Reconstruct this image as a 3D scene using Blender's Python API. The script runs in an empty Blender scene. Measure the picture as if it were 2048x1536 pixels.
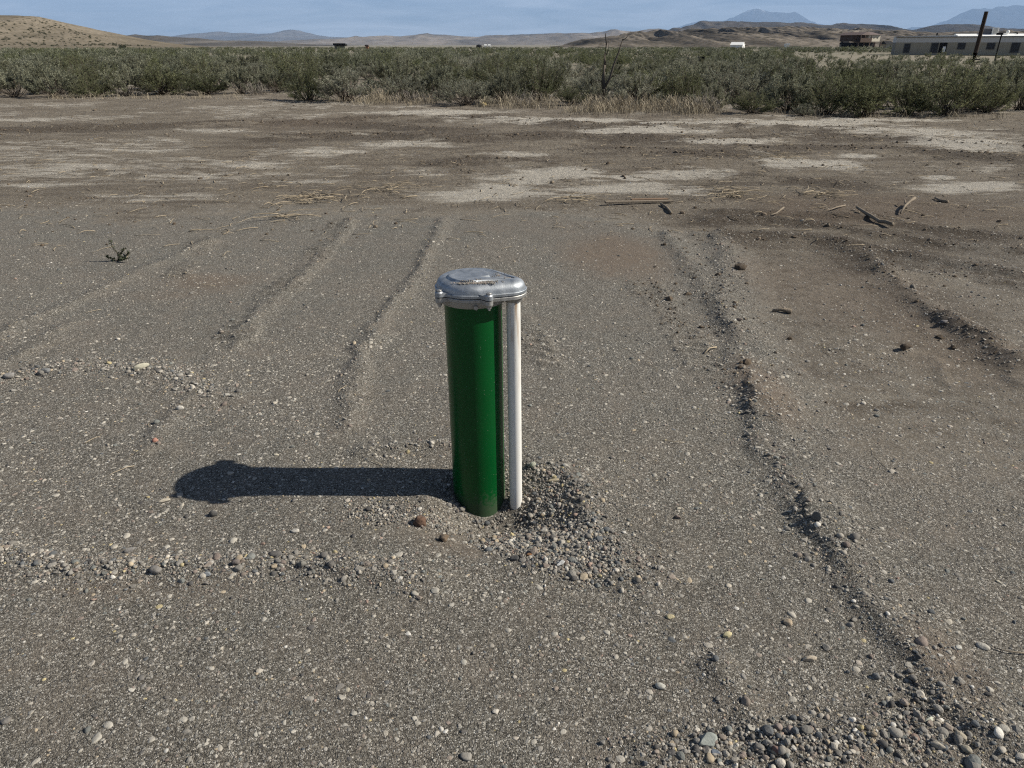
import bpy, bmesh, math, random
import numpy as np
from mathutils import Vector, Matrix

S = bpy.context.scene
COL = S.collection
R = math.radians

# ------------------------------------------------------------------ camera, world, sun
FPX = 1421.0                       # focal length in pixels of the 2048 px wide photograph
PITCH = R(25.44)
CAM_H = 1.34
cam_d = bpy.data.cameras.new("camera")
cam = bpy.data.objects.new("camera", cam_d)
COL.objects.link(cam)
cam_d.sensor_width = 36.0
cam_d.lens = 36.0 * FPX / 2048.0
cam_d.clip_start = 0.05
cam_d.clip_end = 250000.0
cam.location = (0, 0, CAM_H)
cam.rotation_euler = (math.pi / 2 - PITCH, 0, 0)
S.camera = cam

SUN_EL = R(37.7)
w = bpy.data.worlds.new("World")
S.world = w
w.use_nodes = True
nt = w.node_tree
nt.nodes.clear()
w_out = nt.nodes.new("ShaderNodeOutputWorld")
w_bg = nt.nodes.new("ShaderNodeBackground")
w_bg.inputs[1].default_value = 0.05
sky = nt.nodes.new("ShaderNodeTexSky")
sky.sky_type = 'NISHITA'
sky.sun_disc = False
sky.sun_elevation = SUN_EL
sky.sun_rotation = R(90)
sky.altitude = 2200
sky.air_density = 0.75
sky.dust_density = 2.2
sky.ozone_density = 1.0
# thin high cirrus
tc = nt.nodes.new("ShaderNodeTexCoord")
mp = nt.nodes.new("ShaderNodeMapping")
mp.inputs['Scale'].default_value = (3.0, 3.0, 26.0)
nz = nt.nodes.new("ShaderNodeTexNoise")
nz.inputs['Scale'].default_value = 2.2
nz.inputs['Detail'].default_value = 6
nz.inputs['Roughness'].default_value = 0.62
nz.inputs['Distortion'].default_value = 0.5
rp = nt.nodes.new("ShaderNodeValToRGB")
rp.color_ramp.elements[0].position = 0.34
rp.color_ramp.elements[0].color = (0, 0, 0, 1)
rp.color_ramp.elements[1].position = 0.74
rp.color_ramp.elements[1].color = (0.75, 0.75, 0.75, 1)
mx = nt.nodes.new("ShaderNodeMixRGB")
mx.inputs[2].default_value = (17.0, 17.6, 18.4, 1)
L = nt.links.new
L(tc.outputs['Generated'], mp.inputs['Vector'])
L(mp.outputs['Vector'], nz.inputs['Vector'])
L(nz.outputs[0], rp.inputs[0])
# the veil is seen edge-on, so it thickens towards the horizon and thins overhead
sz = nt.nodes.new("ShaderNodeSeparateXYZ")
rz = nt.nodes.new("ShaderNodeValToRGB")
rz.color_ramp.elements[0].position = 0.0
rz.color_ramp.elements[0].color = (1, 1, 1, 1)
rz.color_ramp.elements[1].position = 0.30
rz.color_ramp.elements[1].color = (0.05, 0.05, 0.05, 1)
mm_ = nt.nodes.new("ShaderNodeMath"); mm_.operation = 'MULTIPLY'
L(tc.outputs['Generated'], sz.inputs[0])
L(sz.outputs[2], rz.inputs[0])
L(rp.outputs[0], mm_.inputs[0]); L(rz.outputs[0], mm_.inputs[1])
L(mm_.outputs[0], mx.inputs[0])
L(sky.outputs[0], mx.inputs[1])
L(mx.outputs[0], w_bg.inputs[0])
L(w_bg.outputs[0], w_out.inputs[0])

sun_d = bpy.data.lights.new("sun", 'SUN')
sun_d.energy = 5.0
sun_d.angle = R(0.53)
sun_d.color = (1.0, 0.95, 0.85)
sun = bpy.data.objects.new("sun", sun_d)
sun.rotation_euler = (0, math.pi / 2 - SUN_EL, 0)
sun.location = (10, 0, 8)
COL.objects.link(sun)

S.view_settings.view_transform = 'Standard'
S.view_settings.look = 'None'
S.view_settings.exposure = 0.70
S.view_settings.gamma = 1.0
S.render.engine = 'CYCLES'
S.cycles.max_bounces = 6
S.cycles.diffuse_bounces = 3
S.cycles.glossy_bounces = 3
S.cycles.transparent_max_bounces = 6
S.cycles.volume_bounces = 0
S.cycles.filter_width = 1.2
S.cycles.use_denoising = False
S.cycles.denoising_prefilter = 'ACCURATE'

# ------------------------------------------------------------------ helpers
SP, CP = math.sin(PITCH), math.cos(PITCH)


def G(px, py, z=0.0):
    """point of the plane at height z that the photograph shows at (px, py)"""
    a = (px - 1024) / FPX
    b = (768 - py) / FPX
    dz = -SP + b * CP
    t = (z - CAM_H) / dz
    return (a * t, (CP + b * SP) * t)


def P(px, py, Y):
    """point at distance Y ahead that the photograph shows at (px, py)"""
    a = (px - 1024) / FPX
    b = (768 - py) / FPX
    t = Y / (CP + b * SP)
    return (a * t, Y, CAM_H + (-SP + b * CP) * t)


def hash2(ix, iy, seed):
    n = ix.astype(np.int64) * 374761393 + iy.astype(np.int64) * 668265263 + int(seed) * 1442695041
    n = (n ^ (n >> 13)) & 0x7fffffff
    n = (n * 1274126177) & 0x7fffffffffff
    n = n ^ (n >> 16)
    return (n & 0xffffff) / float(0xffffff)


def vnoise(x, y, seed=0):
    fx = np.floor(x); fy = np.floor(y)
    tx = x - fx; ty = y - fy
    tx = tx * tx * (3 - 2 * tx); ty = ty * ty * (3 - 2 * ty)
    a = hash2(fx, fy, seed); b = hash2(fx + 1, fy, seed)
    c = hash2(fx, fy + 1, seed); d = hash2(fx + 1, fy + 1, seed)
    return (a * (1 - tx) + b * tx) * (1 - ty) + (c * (1 - tx) + d * tx) * ty


def fbm(x, y, seed=0, octv=4, rough=0.5):
    s = 0.0; amp = 1.0; tot = 0.0
    for k in range(octv):
        s = s + amp * vnoise(x * 2 ** k + 17.3 * k, y * 2 ** k - 9.1 * k, seed + k)
        tot += amp
        amp *= rough
    return s / tot


def sstep(a, b, x):
    t = np.clip((x - a) / (b - a), 0, 1)
    return t * t * (3 - 2 * t)


def mesh_np(name, V, F, smooth=True, attrs=None, colors=None, smooth_arr=None):
    """V (n,3), F (m,k) of one face size"""
    V = np.asarray(V, dtype=np.float32); F = np.asarray(F, dtype=np.int32)
    me = bpy.data.meshes.new(name)
    n, (m, k) = len(V), F.shape
    me.vertices.add(n)
    me.vertices.foreach_set('co', V.ravel())
    me.loops.add(m * k)
    me.loops.foreach_set('vertex_index', F.ravel())
    me.polygons.add(m)
    me.polygons.foreach_set('loop_start', np.arange(0, m * k, k, dtype=np.int32))
    me.update(calc_edges=True)
    me.polygons.foreach_set('use_smooth', np.full(m, smooth) if smooth_arr is None else smooth_arr)
    for key, arr in (attrs or {}).items():
        at = me.attributes.new(key, 'FLOAT', 'POINT')
        at.data.foreach_set('value', np.asarray(arr, dtype=np.float32).ravel())
    if colors is not None:
        at = me.attributes.new('tint', 'FLOAT_COLOR', 'POINT')
        c4 = np.ones((n, 4), dtype=np.float32); c4[:, :3] = colors
        at.data.foreach_set('color', c4.ravel())
    return me


def link(name, me, mat=None, parent=None, loc=None):
    o = bpy.data.objects.new(name, me)
    COL.objects.link(o)
    if mat is not None and me is not None and len(me.materials) == 0:
        me.materials.append(mat)
    if parent is not None:
        o.parent = parent
    if loc is not None:
        o.location = loc
    return o


def tag(o, label=None, cat=None, group=None, kind=None):
    if label: o['label'] = label
    if cat: o['category'] = cat
    if group: o['group'] = group
    if kind: o['kind'] = kind
    return o


def empty(name, loc, rz=0.0):
    o = bpy.data.objects.new(name, None)
    o.empty_display_size = 0.2
    o.location = loc
    o.rotation_euler = (0, 0, rz)
    COL.objects.link(o)
    return o


class MB:
    """collects boxes, tubes and lofts into one mesh"""
    def __init__(s):
        s.bm = bmesh.new()

    def loft(s, rings, cap0=True, cap1=True):
        rv = [[s.bm.verts.new(p) for p in r] for r in rings]
        n = len(rv[0])
        for a, b in zip(rv[:-1], rv[1:]):
            for i in range(n):
                j = (i + 1) % n
                s.bm.faces.new((a[i], a[j], b[j], b[i]))
        if cap0: s.bm.faces.new(list(reversed(rv[0])))
        if cap1: s.bm.faces.new(rv[-1])
        return s

    def cyl(s, c, r, z0, z1, n=32, r1=None, bev=0.0):
        r1 = r if r1 is None else r1
        def ring(rr, z): return [(c[0] + rr * math.cos(2 * math.pi * i / n), c[1] + rr * math.sin(2 * math.pi * i / n), z) for i in range(n)]
        if bev:
            return s.loft([ring(r - bev, z0), ring(r, z0 + bev), ring(r1, z1 - bev), ring(r1 - bev, z1)])
        return s.loft([ring(r, z0), ring(r1, z1)])

    def box(s, x0, x1, y0, y1, z0, z1):
        return s.loft([[(x0, y0, z0), (x1, y0, z0), (x1, y1, z0), (x0, y1, z0)],
                       [(x0, y0, z1), (x1, y0, z1), (x1, y1, z1), (x0, y1, z1)]])

    def tube(s, pts, radii, n=6):
        rings = []
        for i, p in enumerate(pts):
            a = Vector(pts[max(i - 1, 0)]); b = Vector(pts[min(i + 1, len(pts) - 1)])
            t = (b - a).normalized()
            u = t.cross(Vector((0, 0, 1)))
            if u.length < 1e-3: u = t.cross(Vector((1, 0, 0)))
            u.normalize(); v = u.cross(t)
            rings.append([tuple(Vector(p) + radii[i] * (math.cos(2 * math.pi * k / n) * u + math.sin(2 * math.pi * k / n) * v)) for k in range(n)])
        return s.loft(rings)

    def build(s, name, mat, parent=None, smooth=False, bevel=0.0, autosmooth=None, loc=None):
        bmesh.ops.recalc_face_normals(s.bm, faces=s.bm.faces)
        if bevel:
            bmesh.ops.bevel(s.bm, geom=list(s.bm.edges), offset=bevel, segments=2, affect='EDGES', clamp_overlap=True)
        me = bpy.data.meshes.new(name)
        s.bm.to_mesh(me); s.bm.free()
        if smooth or autosmooth:
            for p in me.polygons: p.use_smooth = True
            if autosmooth:
                me.set_sharp_from_angle(angle=R(autosmooth))
        return link(name, me, mat, parent, loc)


class NT:
    """short-hand for node materials"""
    def __init__(s, name):
        s.m = bpy.data.materials.new(name)
        s.m.use_nodes = True
        s.t = s.m.node_tree
        s.bsdf = s.t.nodes['Principled BSDF']
        s.out = s.t.nodes['Material Output']

    def n(s, typ, **kw):
        nd = s.t.nodes.new('ShaderNode' + typ)
        for k, v in kw.items():
            if k in nd.inputs.keys(): s.put(nd.inputs[k], v)
            else: setattr(nd, k, v)
        return nd

    def put(s, inp, v):
        if isinstance(v, bpy.types.NodeSocket): s.t.links.new(v, inp)
        elif isinstance(v, bpy.types.Node): s.t.links.new(v.outputs[0], inp)
        elif isinstance(v, tuple) and len(v) == 3 and inp.type == 'RGBA': inp.default_value = (*v, 1)
        else: inp.default_value = v

    def mix(s, f, a, b, mode='MIX'):
        nd = s.t.nodes.new('ShaderNodeMixRGB'); nd.blend_type = mode
        s.put(nd.inputs[0], f); s.put(nd.inputs[1], a); s.put(nd.inputs[2], b)
        return nd.outputs[0]

    def math(s, op, a, b=0.0, clamp=False):
        nd = s.t.nodes.new('ShaderNodeMath'); nd.operation = op; nd.use_clamp = clamp
        s.put(nd.inputs[0], a); s.put(nd.inputs[1], b)
        return nd.outputs[0]

    def ramp(s, f, *stops):
        nd = s.t.nodes.new('ShaderNodeValToRGB')
        cr = nd.color_ramp
        while len(cr.elements) < len(stops): cr.elements.new(0.5)
        for e, (p, c) in zip(cr.elements, stops):
            e.position = p
            e.color = (c, c, c, 1) if not isinstance(c, tuple) else (*c, 1)
        s.put(nd.inputs[0], f)
        return nd.outputs[0]

    def noise(s, vec, scale, detail=4, rough=0.55, dist=0.0):
        nd = s.n('TexNoise'); nd.inputs['Scale'].default_value = scale
        nd.inputs['Detail'].default_value = detail; nd.inputs['Roughness'].default_value = rough
        nd.inputs['Distortion'].default_value = dist
        if vec is not None: s.t.links.new(vec, nd.inputs['Vector'])
        return nd.outputs[0]

    def attr(s, name):
        nd = s.t.nodes.new('ShaderNodeAttribute'); nd.attribute_name = name
        return nd

    def pos(s):
        return s.t.nodes.new('ShaderNodeNewGeometry').outputs['Position']

    def obj(s):
        return s.t.nodes.new('ShaderNodeTexCoord').outputs['Object']

    def mapping(s, vec, scale):
        nd = s.n('Mapping'); nd.inputs['Scale'].default_value = scale
        s.t.links.new(vec, nd.inputs['Vector'])
        return nd.outputs[0]

    def bump(s, h, dist, strength=1.0, normal=None):
        nd = s.n('Bump'); nd.inputs['Distance'].default_value = dist; s.put(nd.inputs['Strength'], strength)
        s.put(nd.inputs['Height'], h)
        if normal is not None: s.put(nd.inputs['Normal'], normal)
        return nd.outputs[0]

    def base(s, col=None, rough=None, metal=None, normal=None, spec=None):
        b = s.bsdf.inputs
        if col is not None: s.put(b['Base Color'], col)
        if rough is not None: s.put(b['Roughness'], rough)
        if metal is not None: s.put(b['Metallic'], metal)
        if normal is not None: s.put(b['Normal'], normal)
        if spec is not None: s.put(b['Specular IOR Level'], spec)
        return s.m


def simple(name, col, rough=0.7, metal=0.0, var=0.12, scale=6.0, spec=0.3):
    m = NT(name)
    n_ = m.noise(m.obj(), scale, 5, 0.6)
    c = m.mix(n_, tuple(v * (1 - var) for v in col), tuple(min(1, v * (1 + var)) for v in col))
    return m.base(c, rough, metal, spec=spec)


# ------------------------------------------------------------------ the lie of the land
# strips where a blade or tyre has thrown up a low ridge: pixels of the photograph -> ground
def line(*pp):
    return np.array([G(x, y) for x, y in pp])


# (polyline, height, width on the left of the line, width on the right, pebble density, pebble size)
RIDGES = [
    (line((1335, 470), (1372, 520), (1400, 565), (1430, 615), (1462, 665)), .019, .07, .10, 160, .010),
    (line((1440, 470), (1446, 540), (1450, 600), (1466, 660), (1484, 730), (1502, 800)), .023, .07, .16, 420, .010),
    (line((1500, 796), (1528, 885), (1572, 965), (1605, 1018)), .020, .05, .16, 420, .010),
    (line((1618, 1040), (1650, 1090), (1690, 1140), (1730, 1205), (1775, 1260), (1850, 1345), (1900, 1405), (1960, 1465), (2080, 1570)), .024, .035, .16, 700, .0105),
    (line((1440, 1330), (1470, 1400), (1500, 1445), (1570, 1475), (1680, 1478), (1800, 1480), (1900, 1480), (2000, 1500)), .016, .05, .06, 800, .0098),
    (line((1280, 1500), (1380, 1510), (1500, 1525), (1700, 1530), (1950, 1536)), .010, .06, .06, 650, .0098),
    (line((-140, 1110), (0, 1118), (120, 1138), (230, 1140), (330, 1136), (450, 1136), (600, 1134), (720, 1142), (800, 1152), (850, 1162)), .020, .05, .05, 2500, .0108),
    (line((-60, 780), (30, 755), (120, 738), (220, 735), (310, 742), (380, 765), (430, 795)), .014, .08, .09, 1000, .0135),
    (line((884, 440), (868, 490), (838, 545), (795, 600), (758, 650), (725, 705), (704, 770), (690, 850)), .020, .055, .06, 420, .0085),
    (line((704, 440), (660, 495), (600, 560), (530, 620), (475, 690)), .013, .05, .05, 260, .0075),
    (line((-40, 690), (60, 640), (150, 600), (250, 555), (330, 520), (420, 480)), .015, .05, .06, 160, .0075),
    (line((-20, 740), (60, 700), (130, 655)), .016, .05, .06, 90, .010),
    (line((366, 808), (352, 830), (322, 872), (300, 910)), .014, .05, .05, 150, .011),
    (line((735, 905), (800, 897), (870, 893), (915, 895)), .016, .04, .04, 900, .012),
    (line((1060, 935), (1120, 950), (1155, 985), (1175, 1040), (1190, 1090), (1240, 1140), (1300, 1160)), .015, .06, .09, 1900, .0112),
    (line((1010, 1050), (1060, 1065), (1110, 1085), (1150, 1105)), .008, .07, .07, 2200, .0110),
    (line((1000, 1110), (1060, 1120), (1130, 1140), (1210, 1152)), .004, .07, .07, 900, .0095),
    (line((1400, 472), (1500, 474), (1600, 478), (1680, 488), (1735, 515), (1780, 560), (1830, 605), (1900, 660), (1980, 700), (2060, 740)), .034, .10, .10, 150, .010),
    (line((1690, 488), (1780, 508), (1880, 525), (2060, 552)), .030, .08, .10, 60, .009),
    (line((1740, 545), (1850, 552), (1950, 558), (2060, 575)), .022, .08, .08, 60, .009),
    (line((1420, 440), (1520, 440), (1640, 450), (1780, 475), (1900, 490), (2060, 505)), .030, .08, .09, 20, .009),
    (line((1450, 425), (1600, 428), (1760, 440), (1900, 462), (2060, 478)), .026, .08, .09, 20, .009),
    (line((1900, 650), (1960, 680), (2010, 720), (2060, 770)), .03, .09, .09, 60, .010),
    (line((1870, 720), (1890, 745), (1880, 760)), .012, .04, .04, 40, .009),
    (line((1690, 705), (1780, 700), (1810, 705)), .012, .05, .03, 20, .009),
    (line((-60, 262), (200, 258), (420, 250), (640, 246), (900, 262)), .045, .22, .25, 0, .01),
    (line((560, 275), (760, 270), (900, 282), (1080, 272), (1300, 280)), .045, .20, .22, 0, .01),
    (line((700, 240), (950, 238), (1200, 252), (1500, 255), (1760, 262)), .05, .30, .25, 0, .01),
    (line((1250, 275), (1450, 285), (1650, 272), (1850, 282), (2060, 300)), .045, .22, .22, 0, .01),
    (line((1200, 300), (1420, 310), (1600, 295), (1830, 300), (2060, 325)), .035, .16, .18, 0, .01),
    (line((1380, 362), (1500, 355), (1620, 362), (1700, 372)), .022, .12, .12, 0, .01),
    (line((880, 330), (960, 318), (1050, 322)), .03, .12, .15, 0, .01),
]

# tread marks: short bars pressed across two tyre tracks
for track_, w_ in ((line((706, 438), (660, 500), (600, 565), (530, 625), (480, 690)), .13), (line((430, 470), (400, 510), (370, 560)), .12),
                   (line((1300, 560), (1345, 620), (1400, 690), (1450, 760)), .12), (line((1010, 560), (1060, 640), (1110, 730)), .10)):
    seg_l = np.concatenate([[0], np.cumsum(np.hypot(*np.diff(track_, axis=0).T))])
    for t_ in np.arange(0.05, seg_l[-1], .085):
        cx_ = np.interp(t_, seg_l, track_[:, 0]); cy_ = np.interp(t_, seg_l, track_[:, 1])
        k_ = .5 + .5 * math.sin(t_ * 7.3)
        RIDGES.append((np.array([(cx_ - w_ * (.8 + .4 * k_), cy_ + .02), (cx_ + w_ * .25, cy_ - .02)]), .006 + .008 * k_, .02, .022, 0, .01))


def seg_dist(x, y, pts):
    """unsigned distance, signed side and position along for points x, y to a polyline"""
    best = np.full(x.shape, 1e9); side = np.zeros(x.shape)
    for (ax, ay), (bx, by) in zip(pts[:-1], pts[1:]):
        dx, dy = bx - ax, by - ay
        l2 = dx * dx + dy * dy + 1e-12
        t = np.clip(((x - ax) * dx + (y - ay) * dy) / l2, 0, 1)
        qx, qy = x - (ax + t * dx), y - (ay + t * dy)
        d = np.hypot(qx, qy)
        s = np.sign(dx * (y - ay) - dy * (x - ax))
        m = d < best
        best = np.where(m, d, best); side = np.where(m, s, side)
    return best, side


CX, CY = -0.112, 2.04              # the well casing


def height(x, y):
    x = np.asarray(x, dtype=np.float64); y = np.asarray(y, dtype=np.float64)
    h = np.zeros(x.shape)
    near = (y > 0.2) & (y < 40) & (np.abs(x) < 40)
    if near.any():
        xn, yn = x[near], y[near]
        dist = np.hypot(xn, yn)
        hn = 0.030 * (fbm(xn * .55, yn * .55, 3, 3) - .5) * sstep(1.0, 5, dist)
        hn += 0.012 * (fbm(xn * 2.3, yn * 2.3, 11, 3) - .5)
        hn += 0.005 * (fbm(xn * 14, yn * 14, 21, 3) - .5)
        clod = np.zeros(xn.shape)
        for pts, amp, wl, wr, dens, ps in RIDGES:
            lo = pts.min(0) - 0.9; hi = pts.max(0) + 0.9
            m = (xn > lo[0]) & (xn < hi[0]) & (yn > lo[1]) & (yn < hi[1])
            if not m.any(): continue
            d, s = seg_dist(xn[m] + .05 * (fbm(xn[m] * 9, yn[m] * 9, 31, 2) - .5) * 1.6,
                            yn[m] + .05 * (fbm(xn[m] * 9, yn[m] * 9, 37, 2) - .5) * 1.6, pts)
            # s>0 is the left-hand side of the walk; the lines above run away from / towards us, so order by x
            wdt = np.where(s > 0, wr, wl) if pts[0, 1] > pts[-1, 1] else np.where(s > 0, wl, wr)
            prof = np.exp(-(d / wdt) ** 2)
            rough = 0.65 + .7 * fbm(xn[m] * 6, yn[m] * 6, 41, 3)
            hn[m] += amp * prof * rough
            clod[m] = np.maximum(clod[m], prof)
        hn += clod * 0.013 * (fbm(xn * 26, yn * 26, 51, 3, .6) - .5)
        # trodden, crumbly earth further out
        far = sstep(4.8, 9.0, yn + 2.2 * (fbm(xn * .7, yn * .7, 61, 3) - .5))
        hn += far * 0.055 * (fbm(xn * 4.0, yn * 9.0, 71, 5, .66) - .5)
        hn += far * 0.10 * np.maximum(0, fbm(xn * .9, yn * 2.4, 77, 4, .6) - .5)
        # the hollow dug round the casing and the crumbly rim on its left
        dx, dy = xn - CX, yn - CY
        hn -= 0.105 * np.exp(-(((dx - .07) / .19) ** 2 + ((dy + .14) / .16) ** 2))
        hn += 0.020 * np.exp(-(((dx + .15) / .09) ** 2 + ((dy + .10) / .05) ** 2)) * (.4 + 1.2 * fbm(xn * 18, yn * 18, 81, 3))
        hn += 0.008 * np.exp(-(((dx - .22) / .10) ** 2 + ((dy + .02) / .13) ** 2))
        h[near] = hn * (1 - sstep(30, 39, np.maximum(np.abs(xn), yn)))
    # the valley slopes up gently a long way out
    h += 0.0024 * np.clip(y - 2500, 0, 9000) + 0.0016 * np.clip(np.abs(x) - 2500, 0, 9000)
    h += np.where(y > 60, 1.0, 0.0) * 0.35 * (fbm(x * .02, y * .02, 91, 3) - .5) * sstep(60, 120, y)
    h += .5 * sstep(90, 200, y) * sstep(.18, .62, x / np.maximum(y, 1))
    return h


def spaced(lo, fine_lo, fine_hi, hi, step, g1, mid, g2):
    c = list(np.arange(fine_lo, fine_hi, step))
    v = fine_hi
    up = []
    while v < hi:
        up.append(v)
        v += max(step, (abs(v)) * (g1 if abs(v) < mid else g2))
    up.append(hi)
    v = fine_lo; dn = []
    while v > lo:
        v -= max(step, abs(v) * (g1 if abs(v) < mid else g2), 0.02 if lo > -3000 else 0)
        dn.append(max(v, lo))
    return np.array(list(reversed(dn)) + c + up)


gx = spaced(-60000, -1.5, 1.5, 60000, .010, .008, 24, .06)
gy_n = np.arange(.75, 3.2, .010)
gy = list(np.array([-1500, -500, -150, -50, -20, -8, -4, -2, -1, -.5, 0, .2, .4, .55, .65])) + list(gy_n)
v = 3.2
while v < 58000:
    gy.append(v)
    v += max(.010, v * (.0042 if v < 24 else .045))
gy.append(58000)
gy = np.array(gy)
X, Y = np.meshgrid(gx, gy)
Z = height(X.ravel(), Y.ravel()).reshape(X.shape)
ny, nx = X.shape
idx = np.arange(nx * ny).reshape(ny, nx)
Fg = np.stack([idx[:-1, :-1], idx[:-1, 1:], idx[1:, 1:], idx[1:, :-1]], -1).reshape(-1, 4)
xf, yf = X.ravel(), Y.ravel()


def ell(px, py, rx, ry):
    c = G(px, py); e = G(px + rx, py); t = G(px, py - ry); b = G(px, py + ry)
    return c[0], (t[1] + b[1]) / 2, abs(e[0] - c[0]), abs(t[1] - b[1]) / 2


SALT = [(1110, 352, 150, 22), (1000, 380, 120, 16), (1240, 378, 200, 14), (1300, 352, 120, 12), (1370, 350, 110, 14), (500, 330, 150, 12), (120, 342, 130, 24), (70, 372, 90, 10), (1640, 328, 120, 14),
        (1720, 312, 50, 6), (1930, 374, 140, 13), (1880, 355, 40, 6), (1950, 290, 170, 18), (1850, 265, 200, 10), (1500, 247, 320, 10),
        (1300, 262, 150, 9), (640, 305, 170, 10), (800, 290, 140, 8), (420, 262, 120, 6), (280, 300, 170, 8), (1150, 242, 200, 7),
        (850, 226, 200, 7), (1030, 310, 90, 6), (350, 355, 130, 8), (980, 388, 200, 20), (60, 240, 120, 6), (620, 365, 90, 8),
        (1740, 242, 160, 6), (300, 395, 180, 12), (1560, 320, 60, 6), (1450, 285, 120, 6)]
salt = np.zeros(xf.shape)
zone = (yf > 4) & (yf < 30) & (np.abs(xf) < 30)
xs, ys = xf[zone], yf[zone]
wob = fbm(xs * 1.5, ys * 2.4, 5, 6, .62) - .5
acc = np.zeros(xs.shape)
west = .62 + .38 * sstep(-2.6, .2, xs / ys * 9)
for e in SALT:
    cx, cy, rx, ry = ell(*e)
    q = np.sqrt(((xs - cx) / rx) ** 2 + ((ys - cy) / ry) ** 2)
    acc = np.maximum(acc, west * (1 - sstep(.0, 1.5, q + 1.3 * wob)))
acc = np.maximum(acc, .38 * sstep(.54, .66, fbm(xs * .7, ys * .7, 15, 4, .6)) * sstep(6.5, 9, ys))
salt[zone] = acc * sstep(.10, .60, fbm(xs * 3, ys * 9, 25, 4, .65) * .7 + acc * .4)
# loose gravel close by, bare earth further off and right of the long ridge
edge = 6.2 + 3.4 * (fbm(xf * .5, yf * .5, 7, 5, .6) - .5) - .9 * sstep(0.6, 2.2, xf)
grav = 1 - sstep(-1.3, 1.3, yf - edge)
rline = np.interp(yf, [1.0, 1.6, 2.0, 2.6, 3.5, 5.0, 6], [1.1, 1.0, .9, .9, 1.0, 1.4, 1.7])
grav *= 1 - .55 * sstep(0, .5, xf - rline) * sstep(1.3, 2.6, yf)
brown = np.zeros(xf.shape)
for e, a in [((1240, 520, 120, 60), .9), ((420, 565, 130, 28), .8), ((600, 250, 150, 22), .5), ((330, 590, 130, 20), .5), ((1540, 800, 70, 90), .8),
             ((1900, 700, 170, 120), .6), ((930, 1080, 120, 50), .45), ((1760, 420, 330, 40), .8), ((1100, 460, 250, 30), .35), ((1900, 1350, 90, 120), .5),
             ((1700, 600, 260, 100), .55), ((200, 1180, 300, 30), .4), ((560, 1000, 250, 60), .2)]:
    cx, cy, rx, ry = ell(*e)
    q = np.sqrt(((xf - cx) / rx) ** 2 + ((yf - cy) / ry) ** 2)
    brown = np.maximum(brown, a * (1 - sstep(.3, 1.4, q + .7 * (fbm(xf * 3, yf * 3, 9, 3) - .5))))
track = np.zeros(xf.shape)
for pts, amp, wl, wr, dens, ps in RIDGES:
    if len(pts) < 3 or pts[:, 1].mean() < (3.9 if pts[:, 0].mean() > 1.5 else 5.5): continue
    lo = pts.min(0) - 1.0; hi = pts.max(0) + 1.0
    mm = (xf > lo[0]) & (xf < hi[0]) & (yf > lo[1]) & (yf < hi[1])
    d, _ = seg_dist(xf[mm], yf[mm] + .5 * (fbm(xf[mm] * .8, yf[mm] * .8, 44, 3) - .5), pts)
    track[mm] = np.maximum(track[mm], np.exp(-(d / (1.5 * (wl + wr))) ** 2) * sstep(.22, .52, fbm(xf[mm] * 1.2, yf[mm] * 3, 46, 3)))
me = mesh_np("ground", np.stack([xf, yf, Z.ravel()], -1), Fg, True,
             {'salt': salt, 'gravel': grav, 'brown': brown, 'track': track})

m = NT("ground_soil")
p = m.pos()
a_s, a_g, a_b = m.attr('salt').outputs['Fac'], m.attr('gravel').outputs['Fac'], m.attr('brown').outputs['Fac']
v1 = m.n('TexVoronoi', Scale=330.0); L_ = m.t.links.new; L_(p, v1.inputs['Vector'])
v2 = m.n('TexVoronoi', Scale=130.0); L_(p, v2.inputs['Vector'])
v3 = m.n('TexVoronoi', Scale=62.0); L_(p, v3.inputs['Vector'])
sep1 = m.n('SeparateColor'); L_(v1.outputs['Color'], sep1.inputs[0])
sep2 = m.n('SeparateColor'); L_(v2.outputs['Color'], sep2.inputs[0])
sep3 = m.n('SeparateColor'); L_(v3.outputs['Color'], sep3.inputs[0])
grain = m.ramp(sep1.outputs[0], (0, (.042, .037, .031)), (.35, (.104, .092, .075)), (.75, (.182, .162, .133)), (.92, (.30, .272, .230)), (1, (.48, .445, .39)))
chip2 = m.ramp(sep2.outputs[1], (0, (.10, .095, .088)), (.4, (.20, .185, .16)), (.8, (.36, .33, .28)), (1, (.5, .47, .42)))
on2 = m.math('MULTIPLY', m.ramp(sep2.outputs[0], (.80, 0.0), (.84, 1.0)), m.ramp(v2.outputs['Distance'], (.36, 1.0), (.46, 0.0)))
on3 = m.math('MULTIPLY', m.ramp(sep3.outputs[0], (.80, 0.0), (.83, 1.0)), m.ramp(v3.outputs['Distance'], (.26, 1.0), (.34, 0.0)))
chip3 = m.ramp(sep3.outputs[1], (0, (.12, .11, .10)), (.5, (.26, .24, .21)), (1, (.46, .43, .37)))
gcol = m.mix(m.math('MULTIPLY', on2, .85), grain, chip2)
gcol = m.mix(m.math('MULTIPLY', on3, .8), gcol, chip3)
big = m.noise(p, 1.7, 5, .6)
gcol = m.mix(m.ramp(big, (.35, 0.0), (.7, .45)), gcol, m.mix(1.0, gcol, (.82, .90, .95), 'MULTIPLY'))
n_f = m.noise(p, 60, 5, .65)
n_m = m.noise(p, 9, 6, .65)
dust = m.mix(n_f, (.150, .122, .096), (.225, .190, .152))
gcol = m.mix(m.math('MULTIPLY', m.ramp(m.noise(p, 5.5, 5, .6), (.48, 0.0), (.78, .45)), 1.0), gcol, dust)
streak = m.noise(m.mapping(p, (.55, 2.6, 1)), 1.6, 8, .72, .4)
soil = m.mix(m.ramp(streak, (.36, 0.0), (.60, 1.0)), m.mix(n_f, (.098, .079, .060), (.170, .140, .107)), m.mix(n_f, (.185, .156, .120), (.265, .228, .179)))
a_t = m.attr('track').outputs['Fac']
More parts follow.
